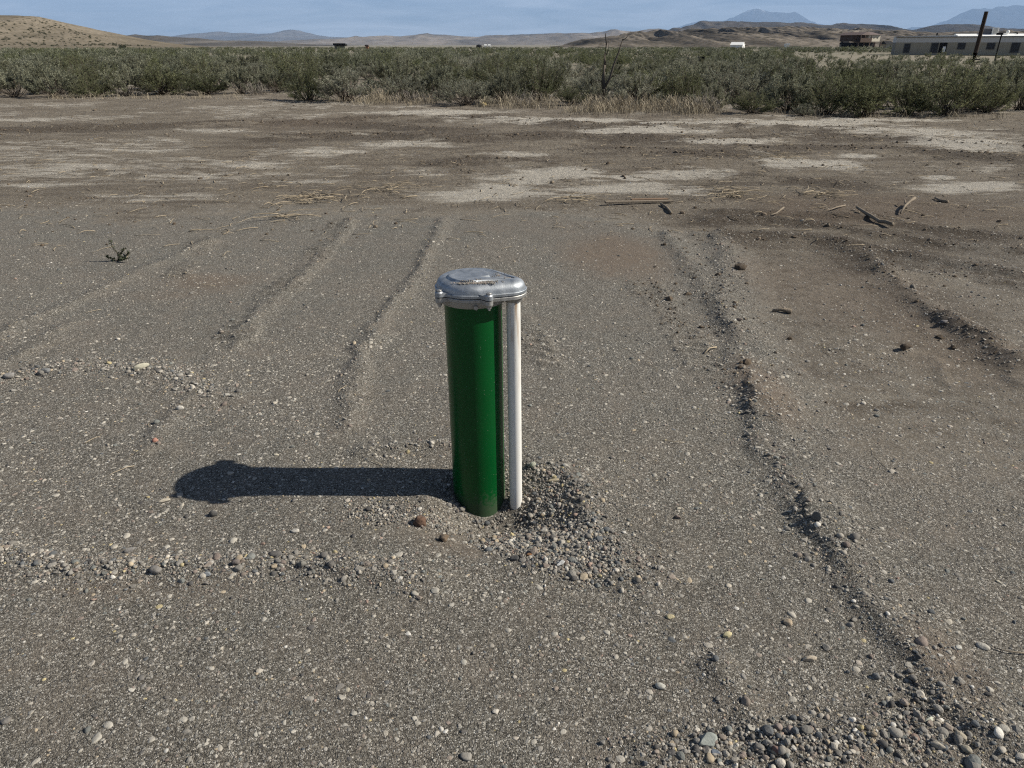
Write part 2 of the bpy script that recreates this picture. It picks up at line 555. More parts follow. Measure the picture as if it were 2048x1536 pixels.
soil = m.mix(m.math('MULTIPLY', m.ramp(m.math('ADD', a_t, m.math('MULTIPLY', m.math('SUBTRACT', n_m, .5), 1.4)), (.18, 0.0), (.62, 1.0)), .85), soil, m.mix(n_f, (.062, .049, .037), (.125, .101, .077)))
soil = m.mix(m.ramp(sep2.outputs[2], (.88, 0.0), (.93, .7)), soil, chip2)
nsalt = m.noise(p, 38, 6, .7)
saltc = m.mix(nsalt, (.37, .335, .28), (.56, .515, .44))
gmask = m.ramp(m.math('ADD', a_g, m.math('MULTIPLY', m.math('SUBTRACT', n_m, .5), .8)), (.3, 0.0), (.7, 1.0))
col = m.mix(gmask, soil, gcol)
bcol = m.mix(n_f, (.125, .092, .066), (.185, .145, .110))
col = m.mix(m.math('MULTIPLY', m.ramp(m.math('ADD', a_b, m.math('MULTIPLY', m.math('SUBTRACT', n_m, .5), .5)), (.2, 0.0), (.9, 1.0)), .75), col, bcol)
smask = m.ramp(m.math('ADD', a_s, m.math('MULTIPLY', m.math('MULTIPLY', m.math('MULTIPLY', a_s, 3.5, True), 1.0), m.math('MULTIPLY', m.math('SUBTRACT', m.noise(m.mapping(p, (.45, 2.1, 1)), 3.2, 10, .70, .3), .5), 2.8))), (.20, 0.0), (.70, 1.0))
col = m.mix(m.math('MULTIPLY', smask, .92), col, saltc)
# beyond the cleared ground: pale valley soil mottled with scrub
sepp = m.n('SeparateXYZ'); L_(p, sepp.inputs[0])
field = m.ramp(m.math('MULTIPLY', sepp.outputs[1], 1 / 400.0, True), (.055, 0.0), (.14, 1.0))
valley = m.mix(m.ramp(m.noise(m.mapping(p, (.0006, .0025, 1)), 1.0, 7, .62), (.36, 0.0), (.62, 1.0)), (.24, .205, .155), (.16, .145, .105))
valley = m.mix(m.ramp(m.noise(p, .05, 6, .7), (.4, 0.0), (.7, .5)), valley, (.13, .125, .085))
col = m.mix(field, col, valley)
hb = m.math('ADD', m.math('MULTIPLY', m.math('SUBTRACT', 1.0, v1.outputs['Distance']), .55),
            m.math('ADD', m.math('MULTIPLY', on2, .7), m.math('MULTIPLY', on3, 1.0)))
hb = m.math('MULTIPLY', hb, m.math('ADD', m.math('MULTIPLY', gmask, .8), .25))
nb = m.bump(hb, .0042, 1.0)
nb = m.bump(m.math('ADD', n_f, m.math('MULTIPLY', n_m, 2.0)), .010, .55, nb)
nb = m.bump(m.noise(m.mapping(p, (1, 1.8, 1)), 17, 8, .72), .07, m.math('MULTIPLY', m.math('SUBTRACT', 1.0, gmask), m.math('SUBTRACT', 1.0, field)), nb)
ground = link("ground", me, m.base(col, .95, normal=nb, spec=.15))
tag(ground, kind='structure')
print('ground', len(me.vertices))

# ------------------------------------------------------------------ hills and mountains
def rock(name, dark, light, scale, veg=None, snow=None, streak=1.0, ystreak=.4):
    k = NT(name)
    q = k.pos()
    n1 = k.noise(k.mapping(q, (1, ystreak, streak)), scale, 8, .68, .6)
    c = k.mix(k.ramp(n1, (.36, 0.0), (.64, 1.0)), dark, light)
    n2 = k.noise(q, scale * 9, 5, .7)
    c = k.mix(k.ramp(n2, (.40, .0), (.66, .55)), c, tuple(v * .62 for v in dark))
    if veg:
        vv = k.n('TexVoronoi', Scale=veg[0]); k.t.links.new(q, vv.inputs['Vector'])
        spots = k.ramp(vv.outputs['Distance'], (veg[2], 1.0), (veg[2] + .12, 0.0))
        c = k.mix(k.math('MULTIPLY', spots, k.ramp(n1, (.35, .25), (.6, 1.0))), c, veg[1])
    if snow:
        sx = k.n('SeparateXYZ'); k.t.links.new(q, sx.inputs[0])
        hi = k.ramp(k.math('DIVIDE', sx.outputs[2], snow), (.78, 0.0), (.95, 1.0))
        st = k.ramp(k.noise(k.mapping(q, (1, 1, .25)), .0022, 6, .7), (.52, 0.0), (.58, 1.0))
        c = k.mix(k.math('MULTIPLY', hi, st), c, (.75, .77, .8))
    return k.base(c, 1.0, spec=.0)


def ridge(name, prof, dist, front, back, mat, nx=300, nv=70, rough=.16, seed=1, gully=1.0, pw=1.15, floor=None, base=0.0):
    """a long hill whose crest follows the photographed skyline, at its own distance and with its own depth"""
    pr = sorted(prof)
    pxs = np.linspace(pr[0][0], pr[-1][0], nx)
    pys = np.interp(pxs, [q[0] for q in pr], [q[1] for q in pr])
    cr = np.array([P(a, b, dist) for a, b in zip(pxs, pys)])
    xs_, zs_ = cr[:, 0], cr[:, 2]
    vs = np.concatenate([-(np.linspace(1, 0, nv, endpoint=False)) ** 1.3 * front, np.linspace(0, 1, nv // 3) * back])
    XX, VV = np.meshgrid(xs_, vs)
    ZC = np.broadcast_to(zs_, XX.shape)
    u = np.where(VV < 0, -VV / front, VV / back)
    sc = 1.0 / (front * .55)
    warp = fbm(XX * sc * 1.3, VV * sc * .6, seed + 5, 3) - .5
    rid = 1 - np.abs(2 * fbm(XX * sc * 1.6 * gully + warp * .9, VV * sc * .7 + warp, seed, 5, .55) - 1)
    small = fbm(XX * sc * 7, VV * sc * 6, seed + 9, 4, .6) - .5
    body = (1 - u) ** pw
    hgt = (ZC - base) * body * (1 + rough * 2.2 * (rid - .82) * np.minimum(1, u * 5 + .12) + rough * .6 * small)
    hgt = hgt - np.minimum(0.02 * np.abs(ZC), 1.0) * u
    hgt = np.where(u > .985, hgt - np.minimum(.05 * np.abs(ZC), 2.0) - .5, hgt)
    YY = dist + VV + front * .05 * warp
    ZZ = hgt + base * 1.0 + (height(XX.ravel(), YY.ravel()).reshape(XX.shape) * u)
    n0, n1 = XX.shape
    ii = np.arange(n0 * n1).reshape(n0, n1)
    FF = np.stack([ii[:-1, :-1], ii[:-1, 1:], ii[1:, 1:], ii[1:, :-1]], -1).reshape(-1, 4)
    o = link(name, mesh_np(name, np.stack([XX, YY, ZZ], -1).reshape(-1, 3), FF), mat)
    tag(o, kind='structure')
    return o


A_prof = [(-420, 26), (-200, 20), (-80, 25), (0, 30), (30, 30.5), (60, 31.5), (76, 33), (95, 40), (112, 47), (147, 62), (178, 70), (203, 80), (228, 87), (270, 91), (320, 94), (380, 97)]
B_prof = [(-100, 74), (60, 76), (150, 75), (188, 72), (211, 74), (228, 76), (241, 75), (256, 71), (272, 68.5), (292, 71), (317, 71), (355, 74), (394, 76), (432, 81), (470, 81), (520, 82), (580, 87), (660, 91)]
C_prof = [(300, 80), (345, 76), (376, 73.6), (396, 68), (419, 65), (442, 63), (465, 66), (490, 66), (513, 68), (546, 67), (566, 61), (586, 58.5), (599, 60.5), (614, 66), (632, 71), (662, 73.6), (703, 75), (760, 79), (820, 84)]
D_prof = [(420, 90), (520, 84), (600, 80), (640, 78), (680, 77), (713, 72), (721, 73.6), (734, 74), (754, 72), (779, 71), (805, 71.6), (830, 71), (843, 68), (856, 66.5), (863, 68.6), (894, 71), (932, 73), (957, 73), (972, 71), (995, 70), (1020, 70.6), (1038, 68.6), (1076, 66.5), (1114, 65), (1152, 65), (1178, 66.5), (1203, 65), (1226, 59), (1244, 62), (1262, 63.5), (1279, 59), (1300, 56), (1317, 56.4), (1333, 60.4), (1380, 66), (1460, 76), (1560, 88)]
E_prof = [(1120, 93), (1142, 89), (1163, 79), (1193, 77), (1223, 73.6), (1254, 70), (1279, 63.5), (1317, 63.5), (1355, 62), (1391, 59), (1432, 59), (1470, 57), (1490, 60), (1520, 58), (1535, 57.5), (1572, 55.7), (1607, 59.4), (1647, 57.5), (1687, 59.4), (1714, 63), (1741, 64), (1800, 65), (1900, 66), (2048, 64), (2300, 62), (2500, 70)]
F_prof = [(1300, 72), (1338, 60), (1345, 56), (1361, 56), (1371, 52), (1386, 49.5), (1400, 40.6), (1419, 42), (1432, 43.7), (1457, 41.4), (1482, 42.7), (1510, 46), (1527, 46.8), (1553, 45), (1594, 46.8), (1620, 47.6), (1650, 51), (1660, 51), (1671, 48), (1714, 47.6), (1741, 48), (1768, 52), (1794, 56.7), (1816, 59.4), (1832, 60), (1848, 55), (1869, 51.4), (1896, 48), (1941, 48), (1960, 51), (1982, 55), (2008, 56.7), (2048, 58), (2300, 60), (2450, 74)]
G_prof = [(1330, 62), (1370, 50), (1395, 42), (1412, 38.5), (1425, 42), (1440, 42), (1452, 39), (1470, 32), (1490, 25), (1500, 19.5), (1510, 17.2), (1516, 17.6), (1527, 21), (1540, 23.5), (1559, 25.4), (1572, 27.6), (1588, 26), (1596, 27.3), (1607, 34.8), (1620, 41.5), (1634, 47.6), (1650, 51), (1690, 56), (1760, 66)]
H_prof = [(1780, 66), (1810, 60), (1822, 54.5), (1833, 54), (1846, 58), (1862, 57), (1880, 49.5), (1891, 43), (1907, 36), (1923, 33.5), (1931, 28), (1941.5, 20), (1968, 19.3), (1987, 18.7), (1995, 14.7), (2014, 12), (2032, 7.5), (2040, 8.6), (2060, 12), (2150, 18), (2300, 44), (2450, 70)]

m_tan = rock("tan_slope", (.125, .107, .080), (.225, .19, .145), .03, (.3, (.07, .062, .042), .20))
m_bad = rock("badland_clay", (.055, .049, .042), (.27, .23, .185), .022, (.10, (.040, .038, .028), .26), streak=.5, ystreak=.16)
m_mesa = rock("mesa_rock", (.040, .038, .036), (.115, .098, .082), .0016)
m_cen = rock("valley_hill", (.075, .068, .060), (.30, .255, .21), .0011, streak=4)
m_low = rock("low_ridge", (.055, .050, .044), (.19, .165, .135), .0035, ystreak=.2)
m_far = rock("far_range", (.07, .065, .06), (.17, .15, .13), .0006)
m_blue = rock("high_mountain", (.045, .045, .045), (.075, .075, .075), .0004, snow=2050.0)

ridge("hill", A_prof, 480, 170, 200, m_tan, 340, 90, .10, 3, 1.2, 1.0)
ridge("hills", B_prof, 3200, 900, 1200, m_low, 260, 60, .20, 13)
ridge("mountain", C_prof, 19000, 5000, 5000, m_far, 240, 60, .25, 23)
ridge("hills", D_prof, 8500, 2200, 2500, m_cen, 420, 70, .30, 33, 1.4)
ridge("badlands", E_prof, 1150, 420, 500, m_bad, 700, 150, .55, 43, 3.2, .75)
ridge("mesa", F_prof, 5200, 1500, 1800, m_mesa, 420, 70, .24, 53, 1.4)
ridge("mountain", G_prof, 45000, 7000, 7000, m_blue, 300, 60, .22, 63)
m_blue2 = rock("hazy_mountain", (.045, .045, .045), (.075, .075, .075), .0004)
ridge("mountain", H_prof, 40000, 7000, 7000, m_blue2, 260, 60, .20, 73)

# ------------------------------------------------------------------ the wellhead
def cast_metal(name, c0, c1, rough0=.36, rough1=.58):
    k = NT(name)
    q = k.obj()
    n1 = k.noise(q, 26, 6, .62, .7)
    n2 = k.noise(q, 300, 4, .6)
    c = k.mix(k.ramp(n1, (.34, 0.0), (.68, 1.0)), c0, c1)
    c = k.mix(k.ramp(n2, (.62, 0.0), (.78, .55)), c, (.07, .075, .08))
    r_ = k.mix(n1, (rough0,) * 3, (rough1,) * 3)
    b = k.bump(n2, .0006, .6)
    b = k.bump(k.noise(q, 40, 4, .6), .002, .35, b)
    return k.base(c, r_, .86, b, .4)


m_cap = cast_metal("cast_aluminium", (.26, .28, .30), (.44, .455, .47), .48, .68)
m_capb = cast_metal("dull_aluminium", (.30, .295, .28), (.44, .43, .41), .48, .7)
m_bolt = cast_metal("zinc_bolt", (.26, .25, .235), (.48, .47, .45), .4, .6)
m_gask = simple("rubber_gasket", (.012, .012, .013), .8)

k = NT("green_enamel")
q = k.obj()
sx = k.n('SeparateXYZ'); k.t.links.new(q, sx.inputs[0])
spk = k.n('TexVoronoi', Scale=130.0); k.t.links.new(q, spk.inputs['Vector'])
spc = k.n('SeparateColor'); k.t.links.new(spk.outputs['Color'], spc.inputs[0])
speck = k.math('MULTIPLY', k.ramp(spk.outputs['Distance'], (.10, 1.0), (.17, 0.0)), k.ramp(spc.outputs[0], (.84, 0.0), (.88, .6)))
g0 = k.mix(k.noise(q, 7, 4, .6), (.0003, .050, .0095), (.0007, .072, .0140))
g0 = k.mix(speck, g0, (.25, .27, .22))
scr = k.noise(k.mapping(q, (60, 60, 9)), 1.0, 5, .7)
g0 = k.mix(k.ramp(scr, (.70, 0.0), (.80, .25)), g0, (.10, .14, .09))
low = k.math('ADD', k.math('MULTIPLY', sx.outputs[2], -9.0), .95)
mud = k.ramp(k.math('ADD', low, k.math('MULTIPLY', k.math('SUBTRACT', k.noise(q, 90, 7, .8), .5), 2.6)), (.28, 0.0), (.75, 1.0))
g0 = k.mix(k.math('MULTIPLY', mud, .42), g0, (.085, .075, .058))
m_green = k.base(g0, k.mix(mud, (.30,) * 3, (.85,) * 3), normal=k.bump(k.noise(q, 18, 3, .5), .004, .15), spec=.28)

k = NT("white_conduit")
q = k.obj()
sx = k.n('SeparateXYZ'); k.t.links.new(q, sx.inputs[0])
c = k.mix(k.noise(k.mapping(q, (30, 30, 5)), 1.0, 5, .65), (.60, .585, .54), (.72, .70, .66))
top = k.ramp(sx.outputs[2], (.40, 0.0), (.74, 1.0))
rust = k.math('MULTIPLY', k.ramp(k.noise(k.mapping(q, (95, 95, 7)), 1.0, 5, .7), (.50, 0.0), (.66, .85)), top)
c = k.mix(rust, c, (.34, .20, .09))
crk = k.ramp(k.noise(k.mapping(q, (160, 160, 10)), 1.0, 4, .75), (.66, 0.0), (.70, .8))
c = k.mix(crk, c, (.16, .13, .10))
c = k.mix(k.math('MULTIPLY', k.ramp(k.noise(q, 190, 3, .6), (.70, 0.0), (.74, .8)), 1.0), c, (.12, .11, .09))
m_pvc = k.base(c, .48, spec=.35)

TH = [2 * math.pi * i / 160 for i in range(160)]
RA, RB, BX, BY = .107, .050, .106, -.030


def outline(delta, z):
    out = []
    for t in TH:
        u = (math.cos(t), math.sin(t))
        a = (RA - delta); b = (RB - delta)
        sa = a; sb = BX * u[0] + BY * u[1] + b
        out.append((a * u[0], a * u[1], z) if sa >= sb else (BX + b * u[0], BY + b * u[1], z))
    return out


Z0 = -0.07
well = empty("wellhead", (CX, CY, Z0))
well.rotation_euler = (0, R(-.42), 0)
tag(well, "green steel well casing with silver cap and white conduit standing in the gravel", "wellhead")
zz = lambda z: z - Z0

b = MB(); b.cyl((0, 0), .0872, -.12, zz(.676), 96)
b.build("casing", m_green, well, autosmooth=40)
b = MB()
n = 40
rings = []
for i, z in enumerate([-.08, .1, .3, .5, .64, zz(.672)]):
    xx = .1255 - .0045 * (z / .75)
    rings.append([(xx + .0210 * math.cos(2 * math.pi * j / n), -.040 + .0210 * math.sin(2 * math.pi * j / n), z) for j in range(n)])
b.loft(rings)
b.build("conduit", m_pvc, well, autosmooth=50)

# cap cover
b = MB()
secs = [(.010, .6885), (-.004, .6888), (-.0052, .6898), (-.0052, .6968), (-.004, .6980), (-.0005, .6986), (.0002, .7020), (.0010, .7080), (.0034, .7138), (.0078, .7188), (.0140, .7224), (.0215, .7246), (.0290, .7256)]
rings = [outline(d, zz(z)) for d, z in secs]
top0 = outline(.0290, 0)


def ztop(x, y):
    z = .7258
    rd = math.hypot(x + .010, y + .012)
    z += .0062 * (1 - float(sstep(.0590, .0630, np.float64(rd))))
    z -= .0012 * (1 - float(sstep(.040, .054, np.float64(rd))))
    # the arm of the raised figure that runs out beside the pocket
    tx = (x - .045) / .075; 
    if 0 < tx < 1:
        yc = -.040 + .018 * tx
        z += .0065 * math.exp(-((y - yc) / .010) ** 2) * min(1, 4 * (1 - tx))
    pk = math.hypot((x - .098) / .032, (y + .010) / .024)
    z -= .0062 * (1 - float(sstep(.75, 1.05, np.float64(pk))))
    return z


for kk in range(1, 46):
    f = 1 - kk / 46.0
    ring = []
    for (x, y, _) in top0:
        x2, y2 = .03 + (x - .03) * f, -.008 + (y + .008) * f
        e = min(1.0, kk / 3.0)
        ring.append((x2, y2, zz(.7255 * (1 - e) + ztop(x2, y2) * e)))
    rings.append(ring)
b.loft(rings)
cover = b.build("cap_cover", m_cap, well, autosmooth=35)
# cap base: flange, skirt, boss over the conduit
b = MB()
b.loft([outline(.012, zz(.674)), outline(-.002, zz(.675)), outline(-.0048, zz(.6768)), outline(-.0048, zz(.6850)), outline(-.0035, zz(.6868)), outline(.010, zz(.6870))])
n = 96
ring = lambda r, z: [(r * math.cos(2 * math.pi * i / n), r * math.sin(2 * math.pi * i / n), zz(z)) for i in range(n)]
b.loft([ring(.094, .6535), ring(.0985, .6545), ring(.1000, .6570), ring(.1015, .6720), ring(.1040, .6745)], cap0=True, cap1=True)
b.cyl((.1205, -.040), .0265, zz(.662), zz(.6745), 40, .031)
base = b.build("cap_base", m_capb, well, autosmooth=35)
b = MB(); b.loft([outline(.004, zz(.6869)), outline(.004, zz(.6886))])
b.build("gasket", m_gask, well)


def ear(b, cx, cy, r, z0, z1, rim):
    """rounded lug growing out of the rim"""
    ang = math.atan2(cy, cx)
    pts = []
    for i in range(15):
        t = ang - math.pi / 2 + math.pi * i / 14
        pts.append((cx + r * math.cos(t), cy + r * math.sin(t)))
    for s in (1, -1):
        t = ang + s * math.pi / 2
        pts.append((rim * math.cos(ang) + 1.9 * r * math.cos(t), rim * math.sin(ang) + 1.9 * r * math.sin(t)))
    b.loft([[(x, y, z0) for x, y in pts], [(x, y, z1) for x, y in pts]])


LUGS = [(-.092, -.083), (.052, -.116), (-.020, .121)]
for cx, cy in LUGS:
    rim = math.hypot(cx, cy) - .026
    b = MB(); ear(b, cx, cy, .0125, zz(.6892), zz(.7010), rim)
    b.cyl((cx, cy), .0115, zz(.7005), zz(.7045), 24, .0090)
    b.build("lug", m_cap, cover, autosmooth=40)
    b = MB(); ear(b, cx, cy, .0120, zz(.6740), zz(.6862), rim)
    b.cyl((cx, cy), .0095, zz(.6690), zz(.6745), 24, .0115)
    b.build("lug", m_capb, base, autosmooth=40)
    b = MB()
    b.cyl((cx, cy), .0078, zz(.7046), zz(.7090), 6, bev=.0008)
    b.cyl((cx, cy), .0034, zz(.6570), zz(.7100), 12)
    b.cyl((cx, cy), .0070, zz(.6630), zz(.6688), 6, bev=.0006)
    b.build("bolt", m_bolt, cover, autosmooth=35)
b = MB()
for kx in (.014,):
    b.loft([[(kx + .0068 * math.cos(math.pi * i / 3), yy, zz(.6610) + .0068 * math.sin(math.pi * i / 3)) for i in range(6)] for yy in (-.0985, -.1085)])
b.build("set_screw", m_bolt, base, bevel=.0008, autosmooth=35)

# ------------------------------------------------------------------ pebbles
rng = np.random.default_rng(7)


def ico(sub):
    bm = bmesh.new()
    bmesh.ops.create_icosphere(bm, subdivisions=sub, radius=1.0)
    bm.verts.ensure_lookup_table()
    V = np.array([v.co[:] for v in bm.verts]); F = np.array([[v.index for v in f.verts] for f in bm.faces])
    bm.free()
    return V, F


def rock_shape(V, r, angular=.5):
    """an icosphere worn into a pebble: cut by a few random planes, then lumpy"""
    W = V.copy()
    for _ in range(int(3 + 7 * angular)):
        nrm = r.normal(size=3); nrm /= np.linalg.norm(nrm)
        h = r.uniform(.62 - .2 * angular, .95 - .1 * angular)
        d = W @ nrm
        over = np.maximum(0, d - h)
        W -= np.outer(over * (.55 + .45 * angular), nrm)
    W *= (1 + .06 * np.sin(V[:, [0]] * 3.1 + r.uniform(0, 6)) + .05 * np.sin(V[:, [1]] * 4.3 + r.uniform(0, 6)))
    return W


ICO1, ICO2, ICO3 = ico(1), ico(2), ico(4)
SH1 = [rock_shape(ICO1[0], rng, .3 + .5 * (i % 2)) for i in range(10)]
SH2 = [rock_shape(ICO2[0], rng, .45 + .55 * (i % 3) / 2) for i in range(16)]
PAL = np.array([(.150, .142, .132), (.205, .195, .178), (.27, .255, .23), (.34, .315, .275), (.43, .40, .35), (.36, .30, .22), (.085, .082, .08),
                (.24, .205, .175), (.20, .165, .145), (.115, .122, .128), (.52, .50, .46), (.40, .34, .20), (.30, .22, .18), (.16, .168, .16)])
PW = np.array([.14, .17, .15, .10, .06, .05, .08, .08, .05, .07, .025, .012, .013, .08]); PW /= PW.sum()


def scatter(x, y, size, sink, flat, shapes, faces, lift=None, tones=None, pale=0.0):
    n = len(x)
    z = height(x, y)
    if lift is not None: z = z + lift
    nv = len(shapes[0])
    a = size * .5
    b_ = a * rng.uniform(.62, .95, n)
    c_ = a * flat
    sc = np.stack([a, b_, c_], -1)
    az = rng.uniform(0, 2 * np.pi, n); ti = rng.normal(0, .18, n); tj = rng.normal(0, .18, n)
    ca, sa = np.cos(az), np.sin(az)
    Rm = np.zeros((n, 3, 3))
    Rm[:, 0, 0] = ca; Rm[:, 0, 1] = -sa; Rm[:, 1, 0] = sa; Rm[:, 1, 1] = ca; Rm[:, 2, 2] = 1
    Rm[:, 2, 0] = ti; Rm[:, 2, 1] = tj
    Rm[:, 0, 2] = -ti * ca + tj * sa; Rm[:, 1, 2] = -ti * sa - tj * ca
    pick = rng.integers(0, len(shapes), n)
    base_ = np.stack(shapes)[pick]
    V = np.einsum('nij,nvj->nvi', Rm, base_ * sc[:, None, :])
    V[:, :, 0] += x[:, None]; V[:, :, 1] += y[:, None]
    V[:, :, 2] += (z + c_ * (1 - 2 * sink))[:, None]
    col_ = PAL[rng.choice(len(PAL), n, p=PW)] * rng.uniform(.80, 1.22, (n, 1))
    if pale: col_ = col_ * (1 - pale) + pale * np.array([.42, .395, .345])
    colv = np.repeat(col_, nv, 0)
    F = (faces[None] + (np.arange(n) * nv)[:, None, None]).reshape(-1, 3)
    SMO.append(np.repeat(rng.random(n) < .4, len(faces)))
    return V.reshape(-1, 3), F, colv


def wedge(n, y0, y1, power=1.0, margin=1.12):
    """points over the ground ahead between two distances"""
    t = rng.random(n)
    yy = np.sqrt(y0 ** 2 + t * (y1 ** 2 - y0 ** 2))
    hw = (yy * CP + CAM_H * SP) * .7206 * margin
    return rng.uniform(-1, 1, n) * hw, yy


def patchy(x, y, lo=.25):
    return rng.random(len(x)) < lo + (1 - lo) * sstep(.40, .62, fbm(x * 1.9, y * 1.9, 88, 4, .6))


parts = []
SMO = []


def keep_clear(x, y):
    return np.hypot(x - CX, y - CY) > .096


def add(x, y, size, sink, flat, big, lift=None, pale=0.0):
    ok = keep_clear(x, y)
    x, y, size = x[ok], y[ok], size[ok]
    sink = sink[ok] if np.ndim(sink) else sink
    flat = flat[ok] if np.ndim(flat) else flat
    if lift is not None: lift = lift[ok]
    parts.append(scatter(x, y, size, sink, flat, SH2 if big else SH1, ICO2[1] if big else ICO1[1], lift, None, pale))


# trodden-in pebbles, nearly flush with the surface
x, y = wedge(15000, .8, 2.9); s_ = np.exp(rng.normal(np.log(.0062), .32, len(x)))
add(x, y, s_, .72, .42, False)
x, y = wedge(5200, .8, 3.6); s_ = np.exp(rng.normal(np.log(.0112), .36, len(x)))
add(x, y, np.minimum(s_, .028), .78, .34, True, pale=.0)
x, y = wedge(26000, 2.9, 6.2); s_ = np.exp(rng.normal(np.log(.0085), .34, len(x)))
ok = rng.random(len(x)) < np.interp(y, [2.9, 5, 6.2], [1, .6, .25])
add(x[ok], y[ok], s_[ok], .70, .40, False, pale=.15)
x, y = wedge(2600, 3.4, 7.5); s_ = np.exp(rng.normal(np.log(.0145), .34, len(x)))
add(x, y, np.minimum(s_, .034), .72, .38, False, pale=.2)
# mixed grey, slate and buff chips set in the surface
x, y = wedge(9000, .8, 2.6); s_ = np.exp(rng.normal(np.log(.0088), .30, len(x))); ok = patchy(x, y, .35)
add(x[ok], y[ok], np.minimum(s_[ok], .024), .62, .38, True)
x, y = wedge(12000, 2.4, 5.2); s_ = np.exp(rng.normal(np.log(.0095), .30, len(x))); ok = patchy(x, y, .35)
add(x[ok], y[ok], np.minimum(s_[ok], .026), .62, .38, False, pale=.12)
# pale chips trodden flat
x, y = wedge(5600, .8, 3.4); ok = patchy(x, y, .3); x, y = x[ok], y[ok]; s_ = np.exp(rng.normal(np.log(.0115), .42, len(x)))
add(x, y, np.minimum(s_, .034), .62, .32, True, pale=.75)
x, y = wedge(11000, .8, 4.5); ok = patchy(x, y, .3); x, y = x[ok], y[ok]; s_ = np.exp(rng.normal(np.log(.0075), .3, len(x)))
add(x, y, s_, .6, .36, False, pale=.75)
x, y = wedge(4200, 3.2, 7.0); ok = patchy(x, y, .3); x, y = x[ok], y[ok]; s_ = np.exp(rng.normal(np.log(.014), .35, len(x)))
add(x, y, np.minimum(s_, .034), .6, .36, False, pale=.75)
# coarse stones strewn loose over everything
x, y = wedge(900, .8, 5.5); s_ = np.exp(rng.normal(np.log(.013), .35, len(x)))
add(x, y, np.minimum(s_, .03), .40, .55, True)
# the windrows
for pts, amp, wl, wr, dens, ps in RIDGES:
    if not dens: continue
    ln = np.hypot(*np.diff(pts, axis=0).T); tot = ln.sum()
    cum = np.concatenate([[0], np.cumsum(ln)])
    for frac, mul, big, sp in ((4.5, .48, False, 1.25), (.62, 1.0, True, .85), (.16, 1.55, True, .75)):
        n = int(dens * tot * (wl + wr) * frac * 2.6)
        if n < 3: continue
        t = rng.uniform(0, tot, n)
        x = np.interp(t, cum, pts[:, 0]); y = np.interp(t, cum, pts[:, 1])
        x = x + rng.normal(0, (wl + wr) * .42 * sp, n); y = y + rng.normal(0, (wl + wr) * .42 * sp, n)
        s_ = np.exp(rng.normal(np.log(ps * mul), .33, n))
        add(x, y, np.minimum(s_, .034), rng.uniform(.28, .66, n), rng.uniform(.38, .72, n), big)
# crumbs and pebbles packed against the foot of the casing and conduit
n_ = 700
ang_ = rng.uniform(0, 2 * np.pi, n_); rr_ = .099 + np.abs(rng.normal(0, .018, n_))
add(CX + rr_ * np.cos(ang_), CY + rr_ * np.sin(ang_), np.exp(rng.normal(np.log(.0062), .35, n_)), rng.uniform(.2, .5, n_), rng.uniform(.5, .8, n_), False)
n_ = 60
ang_ = rng.uniform(-2.6, -.2, n_); rr_ = .102 + np.abs(rng.normal(0, .02, n_))
add(CX + rr_ * np.cos(ang_), CY + rr_ * np.sin(ang_), np.exp(rng.normal(np.log(.0115), .3, n_)), rng.uniform(.2, .5, n_), rng.uniform(.5, .8, n_), True)
# the heap beside the conduit
for cx_, cy_, sx_, sy_, n_, ps in ((1085, 985, 45, 40, 420, .0095), (1060, 1062, 75, 28, 620, .0105), (1130, 1085, 70, 40, 480, .0105), (1040, 1035, 40, 14, 240, .0095),
                                  (860, 1030, 70, 18, 160, .008), (1170, 1130, 80, 30, 220, .0105), (760, 1025, 60, 20, 160, .008), (1600, 1495, 260, 34, 240, .0115), (1830, 1440, 90, 70, 130, .0115)):
    px_ = rng.normal(cx_, sx_ * .6, n_); py_ = rng.normal(cy_, sy_ * .6, n_)
    ww = np.array([G(a, c) for a, c in zip(px_, py_)])
    s_ = np.exp(rng.normal(np.log(ps), .36, n_))
    add(ww[:, 0], ww[:, 1], np.minimum(s_, .034), rng.uniform(.1, .5, n_), rng.uniform(.45, .8, n_), True)
    n2 = n_ * 3
    px_ = rng.normal(cx_, sx_ * .65, n2); py_ = rng.normal(cy_, sy_ * .65, n2)
    ww = np.array([G(a, c) for a, c in zip(px_, py_)])
    add(ww[:, 0], ww[:, 1], np.exp(rng.normal(np.log(.0062), .3, n2)), rng.uniform(.2, .5, n2), rng.uniform(.5, .8, n2), False)

k = NT("pebble_stone")
q = k.pos()
at = k.attr('tint')
c = k.mix(k.noise(q, 220, 4, .65), k.mix(1.0, at.outputs['Color'], (.68, .66, .63), 'MULTIPLY'), k.mix(1.0, at.outputs['Color'], (1.22, 1.2, 1.17), 'MULTIPLY'))
c = k.mix(k.ramp(k.noise(q, 45, 4, .6), (.5, 0.0), (.75, .45)), c, (.19, .165, .135))
m_peb = k.base(c, .92, normal=k.bump(k.noise(q, 300, 4, .65), .0016, .8), spec=.12)
off = 0; VV, FF, CC = [], [], []
for V_, F_, C_ in parts:
    VV.append(V_); FF.append(F_ + off); CC.append(C_); off += len(V_)
me = mesh_np("gravel", np.concatenate(VV), np.concatenate(FF), True, colors=np.concatenate(CC), smooth_arr=np.concatenate(SMO))
print('gravel', len(me.vertices))
tag(link("gravel", me, m_peb), kind='stuff')

